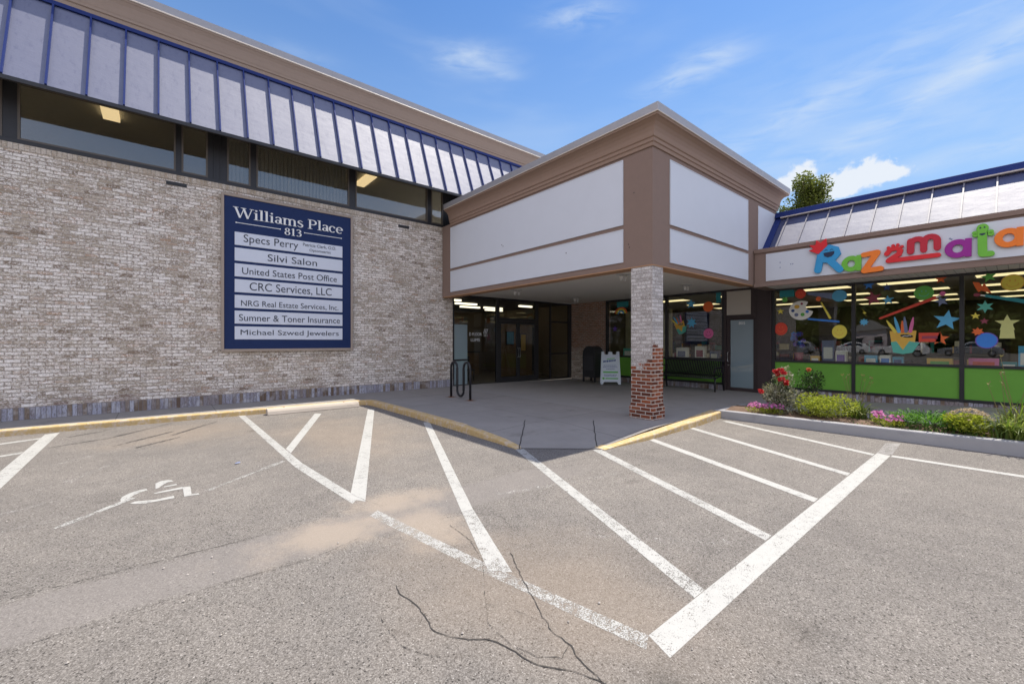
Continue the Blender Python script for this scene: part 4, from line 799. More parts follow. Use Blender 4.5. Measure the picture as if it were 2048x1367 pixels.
# shop interior
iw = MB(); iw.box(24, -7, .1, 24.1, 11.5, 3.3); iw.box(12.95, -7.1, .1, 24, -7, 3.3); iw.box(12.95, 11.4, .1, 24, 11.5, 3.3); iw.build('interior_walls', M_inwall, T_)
box(12.96, -7, .0, 24, 11.4, .10).build('interior_floor', M_infloor, T_); box(12.96, -7, 3.14, 24, 11.4, 3.2).build('interior_ceiling', M_ceil, T_)
box(13.9, 7.9, .1, 14.0, 9.8, 2.7).build('shop_partition', simple('cream_partition', (.50, .45, .26), .8), T_)
sh = MB(); sh.box(12.96, -6, .9, 13.5, 4.2, .95); sh.box(12.96, 5.65, .9, 13.5, 9.8, .95); sh.build('display_shelf', M_cream, T_)
for r_, x in enumerate((15.2, 17.7, 20.2, 22.6)):
    for c__, y in enumerate((8.6, 6.2, 3.7, 1.9, .1, -1.7, -3.5)):
        nm_ = ('first', 'second', 'third', 'fourth')[r_]
        e = empty('ceiling_light', (x, y, 3.13), 'shop ceiling panel light, %s row back, %s' % (nm_, ('farthest left, behind the bench end', 'behind the bench', 'near the palette sticker', 'second bay left', 'behind the red brush', 'third bay', 'far right')[c__]), 'ceiling light', 'ceiling panel lights in the shop')
        box(x-.31, y-.62, 3.112, x+.31, y+.62, 3.135).build('light_housing', M_fix, e); box(x-.28, y-.58, 3.105, x+.28, y+.58, 3.1115).build('diffuser', M_lamp, e)
for i, x in enumerate((16.6, 19.4, 21.8)):
    for j, (y0, y1) in enumerate(((-5, -1.2), (.2, 4.4), (5.8, 9.8))):
        e = empty('shop_shelving', (x, (y0+y1)/2, .1), 'stocked shelving unit inside the shop, %s row %s' % (('front', 'middle', 'rear')[i], ('on the right', 'in the centre', 'behind the bench')[j]), 'shelves', 'shelving units in the shop')
        s = MB(); s.box(x-.02, y0, .1, x+.02, y1, 1.75)
        for z in (.3, .75, 1.2, 1.6): s.box(x-.25, y0, z, x-.021, y1, z+.03)
        s.build('rack', M_indark, e)
        for ci, cn_ in enumerate(('maroon', 'teal', 'gold', 'navy', 'white')):
            st = MB(); rn = random.Random(i*100+j*10+ci); y = y0+.1
            while y < y1-.3:
                for z in (.33, .78, 1.23):
                    if rn.random() < .3: st.box(x-.23, y, z, x-.05, y+rn.uniform(.12, .3), z+rn.uniform(.15, .34))
                y += .33
            if st.v: st.build('goods', D_[cn_], e)

# ------------------------------------------------------------------ shop lettering on the fascia (runs toward -Y)
XF = 11.284
RZ = empty('shop_sign_lettering', (XF, 1.4, 3.3), 'colourful raised cartoon shop letters on the white fascia, R with a red crown', 'sign')
def letter(name, fn, mat, dd=.045, gap=.012):
    mb = MB(); fn(mb); mb.v = [(XF-gap-dd*c, y, z) for y, z, c in mb.v]; return mb.build(name, mat, RZ, .004)
K = [0]
def st(mb, pts, w_, cap=True, w1=None):
    K[0] += 1; return stroke2(mb, pts, w_, w1, 1-.012*(K[0] % 7), 0, cap)
def disc(mb, cy, cz, ry, rz, d0=0, d1=1, n=24, rot=0): return mb.prism([(cy+ry*math.cos(2*PI*i/n)*math.cos(rot)-rz*math.sin(2*PI*i/n)*math.sin(rot), cz+ry*math.cos(2*PI*i/n)*math.sin(rot)+rz*math.sin(2*PI*i/n)*math.cos(rot)) for i in range(n)], lambda a, b: (a, b, d0), lambda a, b: (a, b, d1))
def aR(mb):
    st(mb, [(2.875, 3.12), (2.80, 3.56)], .135); st(mb, [(2.80, 3.55), (2.66, 3.585), (2.55, 3.53), (2.53, 3.44), (2.60, 3.35), (2.74, 3.33)], .13); st(mb, [(2.70, 3.36), (2.48, 3.09)], .135); disc(mb, 2.67, 3.46, .13, .11, 0, .93)
letter('letter_r', aR, L_['blue'])
lm = letter('face', lambda mb: mb.prism([(2.77, 3.485), (2.57, 3.50), (2.575, 3.44), (2.62, 3.39), (2.69, 3.375), (2.75, 3.41)], lambda a, b: (a, b, 1.02), lambda a, b: (a, b, 1.06)), L_['face'])
def eyes(mb):
    for c_ in (2.72, 2.62): stroke2(mb, [(c_+.03, 3.525), (c_, 3.545), (c_-.03, 3.53)], .012, None, .05, 1.02)
letter('eyes', eyes, L_['face'])
def crown(mb): mb.prism([(2.86, 3.475), (3.045, 3.58), (2.955, 3.60), (3.03, 3.70), (2.915, 3.685), (2.90, 3.79), (2.82, 3.72), (2.72, 3.80), (2.70, 3.63)], lambda a, b: (a, b, .1), lambda a, b: (a, b, 1.25))
letter('crown', crown, L_['red'])
def aa(cy, cz, r, stx):
    def f(mb):
        ring(mb, cy, cz, r*.70, r*.72, r*.56, r*.60, .95, 0); st(mb, [(cy-stx-.045, cz+r*.98), (cy-stx-.04, cz-r*.98)], r*.50, False)
    return f
letter('letter_a', aa(2.285, 3.185, .165, .085), L_['green'])
letter('letter_z', lambda mb: (st(mb, [(2.08, 3.335), (1.86, 3.36)], .10), st(mb, [(1.87, 3.34), (2.06, 3.02)], .11), st(mb, [(2.07, 3.005), (1.81, 3.02)], .105)), L_['orange'])
def z2(mb):
    st(mb, [(1.715, 3.30), (1.66, 3.38), (1.56, 3.39), (1.51, 3.33), (1.53, 3.27), (1.68, 3.17)], .085); st(mb, [(1.69, 3.155), (.985, 3.165)], .085)
    for y, z in ((1.69, 3.42), (1.62, 3.45), (1.55, 3.455), (1.49, 3.41)): disc(mb, y, z, .028, .028, 0, .8)
letter('letter_z', z2, L_['red'])
letter('letter_m', lambda mb: (st(mb, [(1.365, 3.29), (1.36, 3.49)], .11), st(mb, [(1.365, 3.40)]+[(1.27+.09*math.cos(math.radians(a)), 3.43+.085*math.sin(math.radians(a))) for a in range(20, 181, 20)]+[(1.18, 3.29)], .10), st(mb, [(1.175, 3.41)]+[(1.085+.09*math.cos(math.radians(a)), 3.445+.085*math.sin(math.radians(a))) for a in range(20, 181, 20)]+[(.995, 3.30)], .10)), L_['dred'])
letter('letter_a', aa(.73, 3.24, .17, .09), L_['purple'])
def lt(mb):
    st(mb, [(.43, 3.52), (.425, 3.10)], .115); st(mb, [(.42, 3.09), (.33, 3.085)], .10); disc(mb, .425, 3.545, .075, .085, 0, .9)
    for y, z in ((.51, 3.44), (.33, 3.475), (.515, 3.485), (.325, 3.43)): disc(mb, y, z, .04, .032, 0, .8)
letter('letter_t', lt, L_['green'])
letter('face', lambda mb: (mb.prism([(.465, 3.455), (.385, 3.46), (.40, 3.43), (.43, 3.42), (.455, 3.435)], lambda a, b: (a, b, 1.03), lambda a, b: (a, b, 1.07)), disc(mb, .45, 3.56, .012, .015, 1.0, 1.07, 10), disc(mb, .40, 3.56, .012, .015, 1.0, 1.07, 10)), L_['face'])
letter('letter_a', aa(.125, 3.325, .165, .085), L_['orange'])
for y, z in ((3.62, 3.35), (3.62, 3.27), (3.35, 3.32)): pass

# ------------------------------------------------------------------ window stickers (on the panes)
XD = XS-.006
def sticker(label, fnl, cat='sticker'):
    """fnl: list of (colour key, function(mb)); first is the base, others are details"""
    base = None
    for i, (ck, fn) in enumerate(fnl):
        mb = MB(); fn(mb); mb.v = [(XD+.004-.0014*i-.0015*c, y, z) for y, z, c in mb.v]
        o = mb.build('window_sticker' if i == 0 else 'sticker_detail', D_[ck], base)
        if i == 0: base = tag(o, label, cat, 'stickers on the shop windows')
def star(cy, cz, r, n=5, inner=.42, rot=0, sy=1):
    pts = [(cy+(r if i % 2 == 0 else r*inner)*math.sin(rot+PI*i/n)*sy, cz+(r if i % 2 == 0 else r*inner)*math.cos(rot+PI*i/n)) for i in range(2*n)]
    return lambda mb: mb.prism(pts, lambda a, b: (a, b, 0), lambda a, b: (a, b, 1))
def circ(cy, cz, ry, rz=None, n=28, rot=0): return lambda mb: disc(mb, cy, cz, ry, rz or ry, 0, 1, n, rot)
def bar2(a, b, w0, w1=None): return lambda mb: stroke2(mb, [a, ((a[0]+b[0])/2, (a[1]+b[1])/2), b], w0, w1, 1, 0, True)
def rect(cy, cz, hy, hz): return lambda mb: mb.prism([(cy-hy, cz-hz), (cy+hy, cz-hz), (cy+hy, cz+hz), (cy-hy, cz+hz)], lambda a, b: (a, b, 0), lambda a, b: (a, b, 1))
def smile(cy, cz, ry, rz):
    def f(mb):
        stroke2(mb, [(cy+ry*.5*math.cos(t*PI/8), cz-rz*.1-rz*.4*math.sin(t*PI/8)) for t in range(9)], ry*.07, None, 1, 0)
        disc(mb, cy-.22*ry, cz+.25*rz, ry*.07, rz*.12, 0, 1, 8); disc(mb, cy+.22*ry, cz+.25*rz, ry*.07, rz*.12, 0, 1, 8)
    return f
def bolt(cy, cz, r, sk=0): return lambda mb: mb.prism([(cy+q[0]*r, cz+q[1]*r) for q in ((.5, 1), (-.1, .15), (.25, .1), (-.6, -1), (-.05, -.2), (-.45, -.15))], lambda a, b: (a, b, 0), lambda a, b: (a, b, 1))
sticker('teal corner patch at the top left of the bay with the palette', [('teal', rect(3.96, 2.83, .17, .11))])
sticker('green burst below the teal corner patch', [('green', star(4.01, 2.66, .10, 7, .5))])
sticker('round red face sticker above the palette', [('red', circ(3.65, 2.78, .12, .125)), ('orange', smile(3.65, 2.78, .12, .12))])
sticker('grey blue paint brush with a big light blue head', [('grey', lambda mb: mb.prism([(3.50, 2.81), (3.50, 2.75), (2.95, 2.58), (2.95, 2.74)], lambda a, b: (a, b, 0), lambda a, b: (a, b, 1))), ('lblue', circ(2.83, 2.66, .15, .145))])
def pal(mb):
    pts = [(3.64+.27*math.cos(a), 2.35+.25*math.sin(a)) for a in [2*PI*i/40 for i in range(40)]]
    out = []
    for (y, z) in pts:
        a = math.atan2(z-2.35, 3.64-y)
        if -.05 < a < .75: out.append((3.64-.10*math.cos(a)-.03, 2.35+.09*math.sin(a)+.02))
        else: out.append((y, z))
    mb.prism(out, lambda a, b: (a, b, 0), lambda a, b: (a, b, 1))
sticker('white painter palette with blobs of coloured paint', [('white', pal), ('gold', circ(3.73, 2.45, .06, .05)), ('maroon', circ(3.62, 2.52, .028)), ('navy', circ(3.82, 2.35, .038)), ('grey', circ(3.74, 2.24, .045)), ('green', circ(3.60, 2.24, .045)), ('blue', circ(3.50, 2.31, .038))])
sticker('yellow brush with an orange tip right of the palette', [('yellow', bar2((3.20, 2.52), (3.02, 2.13), .03, .055)), ('orange', circ(3.26, 2.62, .055, .06))])
sticker('small yellow star left of the palette', [('yellow', star(4.11, 2.35, .09, 5))])
sticker('long dark blue pencil below the palette', [('blue', bar2((3.47, 2.12), (2.85, 2.03), .05))])
sticker('round red face at the left edge below the yellow star', [('red', circ(4.10, 1.88, .155, .17)), ('orange', smile(4.10, 1.88, .155, .17))])
sticker('yellow smiley circle in the palette bay', [('yellow', circ(2.83, 1.78, .15, .17)), ('gold', smile(2.83, 1.78, .15, .17))])
sticker('blue star at the top left of the middle bay', [('blue', star(2.27, 2.86, .11))])
sticker('small dark star in front of a ceiling light, middle bay', [('navy', star(1.95, 2.78, .09))])
sticker('maroon star in the middle bay', [('maroon', star(2.20, 2.55, .18, rot=.2))])
sticker('light blue star next to the maroon star', [('lblue', star(1.93, 2.49, .115, rot=.1))])
sticker('green oval smiley at the top of the middle bay', [('green', circ(1.34, 2.60, .16, .155)), ('mint', smile(1.34, 2.60, .15, .15))])
sticker('long red paint brush crossing the middle bay', [('red', bar2((2.07, 2.075), (1.16, 2.48), .045, .07)), ('white', bar2((1.14, 2.49), (1.09, 2.53), .03)), ('pink', circ(1.05, 2.56, .045, .05))])
sticker('orange red star at the top right of the middle bay', [('orange', star(1.08, 2.87, .10))])
sticker('grey blue star right of the red brush', [('grey', star(1.07, 2.40, .12, rot=.3))])
sticker('thin yellow lightning bolt', [('yellow', bolt(2.36, 2.22, .11))])
sticker('light blue burst below the yellow bolt', [('lblue', star(2.36, 2.0, .09, 8, .6))])
def hand(cy, cz, s, rot, lab):
    C, S = math.cos(rot), math.sin(rot)
    def R(pts): return [(cy+(a*C-b*S)*s, cz+(a*S+b*C)*s) for a, b in pts]
    def poly(pts): return lambda mb: mb.prism(R(pts), lambda a, b: (a, b, 0), lambda a, b: (a, b, 1))
    def cray(a, b): return lambda mb: stroke2(mb, R([a, ((a[0]*.4+b[0]*.6), (a[1]*.4+b[1]*.6)), b]), [.17*s, .16*s, .06*s], None, 1, 0, True)
    sticker(lab, [('gold', poly([(.62, .50), (-.62, .50), (-.52, -.55), (0, -.72), (.50, -.55)])), ('mint', poly([(.56, -.20), (.30, -.15), (0, -.68), (-.30, -.15), (-.75, -.25), (-.45, -.85), (0, -.95), (.45, -.85)])),
        ('yellow', cray((.35, .45), (.75, 1.15))), ('lblue', cray((.18, .45), (.38, 1.35))), ('orange', cray((0, .45), (.02, 1.1))), ('grey', cray((-.15, .45), (-.08, 1.35))), ('pink', cray((-.35, .45), (-.48, 1.3))),
        ('black', lambda mb: disc(mb, *R([(-.18, .18)])[0], .30*s, .10*s, 0, 1, 24, rot+.12)), ('white', lambda mb: stroke2(mb, R([(.02, .13), (-.1, .20), (-.2, .16), (-.3, .22), (-.38, .19)]), .03*s, None, 1, 0))])
hand(1.68, 1.60, .36, 0, 'large hand of crayons in a yellow box, middle bay')
hand(6.96, 2.03, .27, -.35, 'small tilted hand of crayons above the bench')
sticker('big bright blue star in the middle bay', [('lblue', star(.99, 1.99, .22, rot=-.15))])
sticker('orange red star low in the middle bay', [('orange', star(1.09, 1.60, .15))])
sticker('red banner strip right of the big crayon hand', [('red', rect(1.25, 1.63, .17, .10)), ('maroon', rect(1.25, 1.63, .12, .03))])
sticker('green star at the top of the right bay', [('green', star(.40, 2.84, .12, rot=.2))])
sticker('orange lightning flash in the right bay', [('orange', lambda mb: mb.prism([(.62, 2.76), (.53, 2.74), (.49, 2.66), (.46, 2.72), (.36, 2.50), (.50, 2.57), (.54, 2.54), (.585, 2.64)], lambda a, b: (a, b, 0), lambda a, b: (a, b, 1)))])
sticker('large yellow oval smiley at the right edge', [('gold', circ(.09, 2.69, .155, .16)), ('yellow', circ(.09, 2.69, .14, .145)), ('gold', smile(.09, 2.69, .155, .16))])
sticker('teal paint brush in the right bay', [('teal', bar2((.44, 2.46), (-.10, 2.30), .05, .08)), ('white', bar2((.50, 2.475), (.46, 2.465), .03)), ('maroon', circ(.56, 2.49, .05, .035))])
sticker('green star below the teal brush', [('mint', star(.45, 2.24, .13, 6, .45))])
sticker('small yellow star in the right bay', [('yellow', star(.58, 2.06, .075))])
sticker('small maroon star in the right bay', [('maroon', star(.46, 1.95, .07))])
sticker('orange leaf shape in the right bay', [('orange', star(.55, 1.74, .09, 7, .6))])
sticker('pale yellow star figure in the right bay', [('pale', star(.16, 1.90, .17)), ('pale', lambda mb: mb.prism([(.26, 1.60), (.06, 1.60), (.09, 1.93), (.23, 1.93)], lambda a, b: (a, b, 0), lambda a, b: (a, b, 1)))])
sticker('large blue violet oval low in the right bay', [('purple', circ(.43, 1.56, .155, .16)), ('blue', circ(.43, 1.56, .14, .145))])
def rb(r): return lambda mb: stroke2(mb, arcpts(9.22, 2.52, r, r, 10, 170, 12), .05, None, 1, 0)
sticker('rainbow arc in the window beside the brick pier', [('orange', rb(.25)), ('yellow', rb(.19)), ('lblue', rb(.12))])
sticker('teal patch above the rainbow arc', [('teal', rect(9.15, 2.88, .25, .10))])
sticker('dark purple star below the rainbow arc', [('purple', star(9.48, 2.01, .12))])
sticker('light blue star above the bench window hand', [('lblue', star(6.60, 2.72, .16))])
sticker('orange circle at the top of the bench window', [('orange', circ(6.06, 2.60, .155))])
sticker('blue burst right of the small crayon hand', [('lblue', star(6.58, 2.13, .17, 7, .55))])
sticker('pink circle above the bench', [('pink', circ(6.05, 1.79, .152)), ('maroon', smile(6.05, 1.79, .15, .15))])
sticker('teal strip at the top right of the bench window', [('teal', rect(5.75, 2.85, .07, .15))])

# toys on the display shelf just inside the glass
def toybox(y, w_, h, ck, ck2, lab, x=13.05):
    e = empty('toy_box', (x+.08, y, .95), lab, 'toy box', 'boxed toys on the window shelf')
    box(x, y-w_/2, .95, x+.16, y+w_/2, .95+h).build('carton', D_[ck], e, .003); box(x-.003, y-w_*.36, .95+h*.25, x-.0005, y+w_*.36, .95+h*.72).build('printed_label', D_[ck2], e)
toybox(3.12, .26, .62, 'grey', 'white', 'tall grey toy box in the palette bay'); toybox(2.86, .22, .36, 'white', 'purple', 'white and purple toy box next to the tall grey one'); toybox(3.40, .2, .22, 'gold', 'white', 'low yellow toy box left of the tall grey one')
toybox(2.28, .24, .26, 'lblue', 'white', 'first light blue toy box in the middle bay'); toybox(2.02, .2, .27, 'white', 'blue', 'white toy box between two blue ones in the middle bay'); toybox(1.80, .18, .24, 'lblue', 'navy', 'light blue toy box below the crayon hand')
toybox(1.12, .4, .22, 'gold', 'green', 'wide yellow toy box low in the middle bay'); toybox(.48, .42, .24, 'pink', 'red', 'wide pink toy box in the right bay'); toybox(.14, .22, .18, 'teal', 'white', 'small teal toy box in the right bay'); toybox(-.08, .2, .5, 'lblue', 'white', 'tall light blue toy box at the right edge')
toybox(7.05, .36, .40, 'white', 'grey', 'white toy box on the shelf behind the left end of the bench'); toybox(6.45, .3, .45, 'white', 'maroon', 'white and red toy box behind the bench'); toybox(6.0, .26, .30, 'grey', 'white', 'grey toy box behind the right end of the bench'); toybox(9.1, .4, .35, 'mint', 'white', 'mint toy box in the window beside the pier')
fl = empty('toy_flower_pot', (13.08, 3.78, .95), 'brown pot with blue and purple toy flowers in the palette bay', 'toy')
MB().lathe([(.08, .95), (.11, 1.25)], (13.1, 3.78, 0), 14).build('pot', D_['maroon'], fl); mbp = MB(); mbb = MB()
for i in range(12):
    y = 3.78+random.uniform(-.14, .14); z = random.uniform(1.35, 1.75); t_ = mbp if i % 2 else mbb
    for k in range(6): a = k*PI/3; t_.add([(13.05+random.uniform(0, .08), y, z), (13.03, y+.05*math.cos(a), z+.05*math.sin(a)), (13.05, y+.07*math.cos(a+.5), z+.07*math.sin(a+.5)), (13.06, y+.05*math.cos(a+1), z+.05*math.sin(a+1))], [(0, 1, 2, 3)])
mbp.build('purple_flowers', D_['purple'], fl); mbb.build('blue_flowers', D_['blue'], fl)

# ------------------------------------------------------------------ street furniture
ws = empty('wheel_stop', (2.6, 10.1, 0), 'pale concrete wheel stop lying in front of the worn yellow kerb', 'wheel stop')
mb = MB(); mb.prism([(10.00, .0), (10.02, .07), (10.055, .115), (10.12, .125), (10.17, .125), (10.215, .07), (10.22, 0)], lambda a, b: (1.72, a, b+.004), lambda a, b: (3.62, a-.03, b+.004)); mb.build('concrete_bar', M_stop, ws, .008)
mb = MB(); mb.lathe([(.018, .12), (.018, .134)], (2.05, 10.13, 0), 10); mb.lathe([(.018, .12), (.018, .134)], (3.3, 10.11, 0), 10); mb.build('anchor_pins', M_rust, ws)
# serpentine bike rack
br = empty('bike_rack', (5.75, 8.9, .12), 'black serpentine tube bike rack with rusty feet', 'bike rack')
ry0, ry1 = 9.35, 8.48; p = []
w3 = (ry0-ry1)/3; r = w3/2
pts = [(5.75, ry0, .10), (5.75, ry0, .85)]
def ar(cy, cz, a0, a1): return [(5.75, cy+r*math.cos(math.radians(a0+(a1-a0)*i/10)), cz+r*math.sin(math.radians(a0+(a1-a0)*i/10))) for i in range(11)]
pts += ar(ry0-r, .88, 0, 180)+[(5.75, ry0-w3, .4)]+ar(ry0-w3-r, .33, 360, 180)+ar(ry0-2*w3-r, .88, 0, 180)+[(5.75, ry1, .85), (5.75, ry1, .10)]
MB().tube(pts, .030, 12).build('bent_tube', M_iron, br, smooth=True)
for y in (ry0, ry1): MB().lathe([(.07, .121), (.07, .129), (.04, .131)], (5.75, y, 0), 16).build('foot_plate', M_rust, br)
# bench
be = empty('slatted_bench', (12.3, 6.35, .12), 'black metal bench with curved vertical slats in front of the green panel', 'bench')
y0, y1 = 5.50, 7.30; prof = [(12.58, .98), (12.565, .94), (12.52, .80), (12.47, .66), (12.42, .585), (12.32, .56), (12.15, .575), (12.05, .575), (12.01, .55), (11.995, .50)]
mb = MB(); N_ = 34
for i in range(N_):
    y = y0+.03+(y1-y0-.06)*i/(N_-1)
    for a, b in zip(prof, prof[1:]):
        d = Vector((b[0]-a[0], 0, b[1]-a[1])).normalized(); n = Vector((-d.z, 0, d.x))*.004; A = Vector((a[0], y, a[1])); Bv = Vector((b[0], y, b[1])); h = Vector((0, .018, 0))
        mb.add([A-h-n, A+h-n, Bv+h-n, Bv-h-n, A-h+n, A+h+n, Bv+h+n, Bv-h+n], [(0, 1, 2, 3), (4, 7, 6, 5), (0, 3, 7, 4), (1, 5, 6, 2)])
mb.build('slats', M_iron, be)
MB().tube([(12.59, y0, .985), (12.59, y1, .985)], .02, 10).build('top_rail', M_iron, be, smooth=True); MB().tube([(12.0, y0, .50), (12.0, y1, .50)], .018, 10).build('front_rail', M_iron, be, smooth=True); MB().tube([(12.40, y0, .55), (12.40, y1, .55)], .016, 8).build('seat_rail', M_iron, be)
for y in (y0, y1):
    mb = MB(); mb.tube([(12.02, y, .10), (12.03, y, .5)], .024, 8); mb.tube([(12.60, y, .10), (12.50, y, .52), (12.60, y, .985)], .024, 8); mb.tube([(12.02, y, .5), (12.42, y, .54)], .02, 8); mb.build('end_frame', M_iron, be, smooth=True)
    MB().tube([(12.03, y, .5), (12.0, y, .70), (12.06, y, .78), (12.3, y, .79), (12.53, y, .80)], .02, 8).build('armrest', M_iron, be, smooth=True)
# collection box with a round top
zc = zs(12.2, 10)
mx_ = empty('collection_box', (12.3, 10.05, zc), 'dark metal collection box with rounded top against the brick pier', 'mailbox')
arch = [(9.78, zc+.16), (9.78, zc+1.0)]+[(10.07-.29*math.cos(PI*i/14), zc+1.0+.30*math.sin(PI*i/14)) for i in range(1, 14)]+[(10.36, zc+1.0), (10.36, zc+.16)]
MB().prism(arch, lambda a, b: (12.02, a, b), lambda a, b: (12.52, a, b)).build('body', M_grn_paint, mx_, .012)
box(12.005, 9.86, zc+.42, 12.018, 10.28, zc+.95).build('front_door', simple('mailbox_door', (.05, .052, .057), .5), mx_, .004); box(11.99, 9.88, zc+1.02, 12.018, 10.26, zc+1.14).build('chute', M_grn_paint, mx_, .006)
for x in (12.03, 12.46):
    for y in (9.79, 10.31): box(x, y, zc, x+.05, y+.05, zc+.16).build('leg', M_grn_paint, mx_)
# sandwich board
sb = empty('sandwich_board', (11.6, 8.75, .1), 'white folding pavement sign beside the dark collection box', 'sign')
Rb = Matrix.Translation((11.62, 8.80, zs(11.6, 8.8))) @ Matrix.Rotation(math.radians(-50), 4, 'Z')
def lean(mb, s):
    R = Rb @ Matrix.Translation((0, .0, 1.10)) @ Matrix.Rotation(math.radians(13*s), 4, 'X') @ Matrix.Translation((0, 0, -1.10)); mb.v = [tuple(R @ Vector(p)) for p in mb.v]; return mb
for s, nm in ((-1, 'front_leaf'), (1, 'back_leaf')):
    sg = 1 if s == 1 else -1; y_a, y_b = (.015, .045) if s == 1 else (-.045, -.015)
    mb = MB(); outl = [(-.33, 0), (-.25, 0), (-.22, .08), (.22, .08), (.25, 0), (.33, 0), (.29, 1.10), (.20, 1.10), (.19, 1.0), (.07, 1.0), (.06, 1.09), (-.06, 1.09), (-.07, 1.0), (-.19, 1.0), (-.20, 1.10), (-.29, 1.10)]
    mb.prism(outl, lambda a, b: (a, y_a, b), lambda a, b: (a, y_b, b)); lf = lean(mb, s).build(nm, M_plast, sb, .004)
    if s == -1:
        pm = MB()
        pm.box(-.24, -.049, .38, .24, -.0455, .43); pm.box(-.17, -.049, .175, .24, -.0455, .215); pm.prism([(-.23+.04*math.cos(t*PI/6), .195+.04*math.sin(t*PI/6)) for t in range(12)], lambda a, b: (a, -.05, b), lambda a, b: (a, -.0455, b)); pm.prism([(-.12, .83), (.14, .86), (.14, .885), (-.12, .855)], lambda a, b: (a, -.049, b), lambda a, b: (a, -.0455, b))
        lean(pm, s).build('green_print', D_['green'], lf)
        pm = MB(); rr = random.Random(4)
        x = -.24
        while x < .16: w_ = rr.uniform(.02, .05); zz = .76+.12*(x+.24); pm.prism([(x, zz-.03), (x+w_, zz-.03), (x+w_+.01, zz+.035), (x+.01, zz+.03)], lambda a, b: (a, -.049, b), lambda a, b: (a, -.0455, b)); x += w_+rr.uniform(.008, .02)
        for zz, a, b in ((.62, -.22, .2), (.565, -.24, .22), (.50, -.14, .14), (.31, -.22, .2), (.27, -.2, .18)):
            x = a
            while x < b: w_ = rr.uniform(.015, .06); pm.box(x, -.049, zz, min(b, x+w_), -.0455, zz+.016); x += w_+.012
        lean(pm, s).build('dark_print', D_['navy'], lf)

# small marks: screw holes and scuffs on the canopy, grit on the lot
mk = MB()
for y, z in ((4.60, 4.30), (4.72, 3.36), (4.70, 3.30)): mk.box(XC-.006, y, z, XC-.0004, y+.015, z+.02)
for y, z in ((8.55, 4.02), (8.50, 3.98), (6.3, 3.45)): mk.box(XC-.019, y, z, XC-.0141, y+.02, z+.022)
mk.build('anchor_holes', M_black, C_)
mk = MB()
for y, z in ((3.62, 3.40), (3.62, 3.28), (3.40, 3.33), (3.36, 3.33), (.82, 3.44), (.80, 3.42)): mk.box(11.279, y, z, 11.2838, y+.022, z+.02)
mk.build('old_fixing_marks', D_['grey'], T_)
mb = MB(); rg = random.Random(11)
for i in range(420):
    x = rg.uniform(-2.5, 8.5); y = rg.uniform(.9, 10.2); r_ = rg.uniform(.003, .009)
    if rg.random() < .35: x = rg.uniform(3.4, 3.88); y = rg.uniform(4.8, 10)
    n_ = 5; a0 = rg.uniform(0, 6); mb.add([(x+r_*math.cos(a0+2*PI*k/n_)*rg.uniform(.7, 1.2), y+r_*math.sin(a0+2*PI*k/n_), .006) for k in range(n_)]+[(x, y, .008+r_*.7)], [(k, (k+1) % n_, n_) for k in range(n_)])
tag(mb.build('loose_grit', simple('pale_grit', (.42, .38, .34), .9, var=.5, vscale=30)), kind='stuff')
lt_ = MB().add([(.72, 6.27, .012), (.78, 6.28, .012), (.775, 6.31, .022), (.725, 6.305, .014)], [(0, 1, 2, 3)]).build('litter', D_['grey']); tag(lt_, 'small blue grey scrap of litter on the tan asphalt near the wheelchair symbol', 'litter')

# ------------------------------------------------------------------ plants
def leaf(mb, p, d, n, L, Wd, bend=.25):
    """small folded leaf: base p, direction d, normal n"""
    s_ = d.cross(n).normalized()*Wd/2; m1 = p+d*L*.5+n*L*bend*.2; t = p+d*L-n*L*bend*.2
    mb.add([p, m1-s_, t, m1+s_], [(0, 1, 2), (0, 2, 3)])
def rv(): 
    while True:
        v = Vector((random.uniform(-1, 1), random.uniform(-1, 1), random.uniform(-1, 1)))
        if .05 < v.length < 1: return v
def bush(c, rx, ry, h, n, L, Wd, shell=.55, up=.3, lobes=7):
    mb = MB(); lb = [(Vector((rx*.55*math.cos(a), ry*.55*math.sin(a), h*random.uniform(.35, .72))), random.uniform(.38, .6)) for a in [2*PI*i/lobes+random.uniform(-.3, .3) for i in range(lobes)]]+[(Vector((0, 0, h*.6)), .6)]
    for i in range(n):
        o, s_ = random.choice(lb); v = rv().normalized()*random.uniform(shell, 1)**.5; p = Vector((c[0]+o.x+v.x*rx*s_, c[1]+o.y+v.y*ry*s_, c[2]+max(.02, o.z+v.z*h*s_*.75)))
        d = (v+rv()*.8+Vector((0, 0, up))).normalized(); nn = (rv()+Vector((0, 0, 1.2))).normalized(); leaf(mb, p, d, nn, L*random.uniform(.6, 1.25), Wd*random.uniform(.7, 1.2))
    return mb
def twigs(c, rx, ry, h, n, r_=.004):
    mb = MB()
    for i in range(n):
        a = random.uniform(0, 2*PI); q = random.uniform(.3, .9); e = Vector((c[0]+rx*q*math.cos(a), c[1]+ry*q*math.sin(a), c[2]+h*random.uniform(.5, .95)))
        b = Vector((c[0]+random.uniform(-.03, .03), c[1]+random.uniform(-.03, .03), c[2]-.02)); m1 = b.lerp(e, .5)+rv()*.03; mb.tube([b, m1, e], r_, 5, r_*.5)
    return mb
def petals(mb, p, r_, n=5, layers=2):
    ax = (rv()+Vector((-.8, -.4, 1.2))).normalized(); u = ax.orthogonal().normalized(); v = ax.cross(u)
    for l in range(layers):
        for k in range(n):
            a = 2*PI*(k+.5*l)/n; d = (u*math.cos(a)+v*math.sin(a)+ax*(.2+.5*l)).normalized(); leaf(mb, p, d, ax, r_*(1-.25*l), r_*.9, .6)
def bedz(x, y): return zbed(x, y)-.01
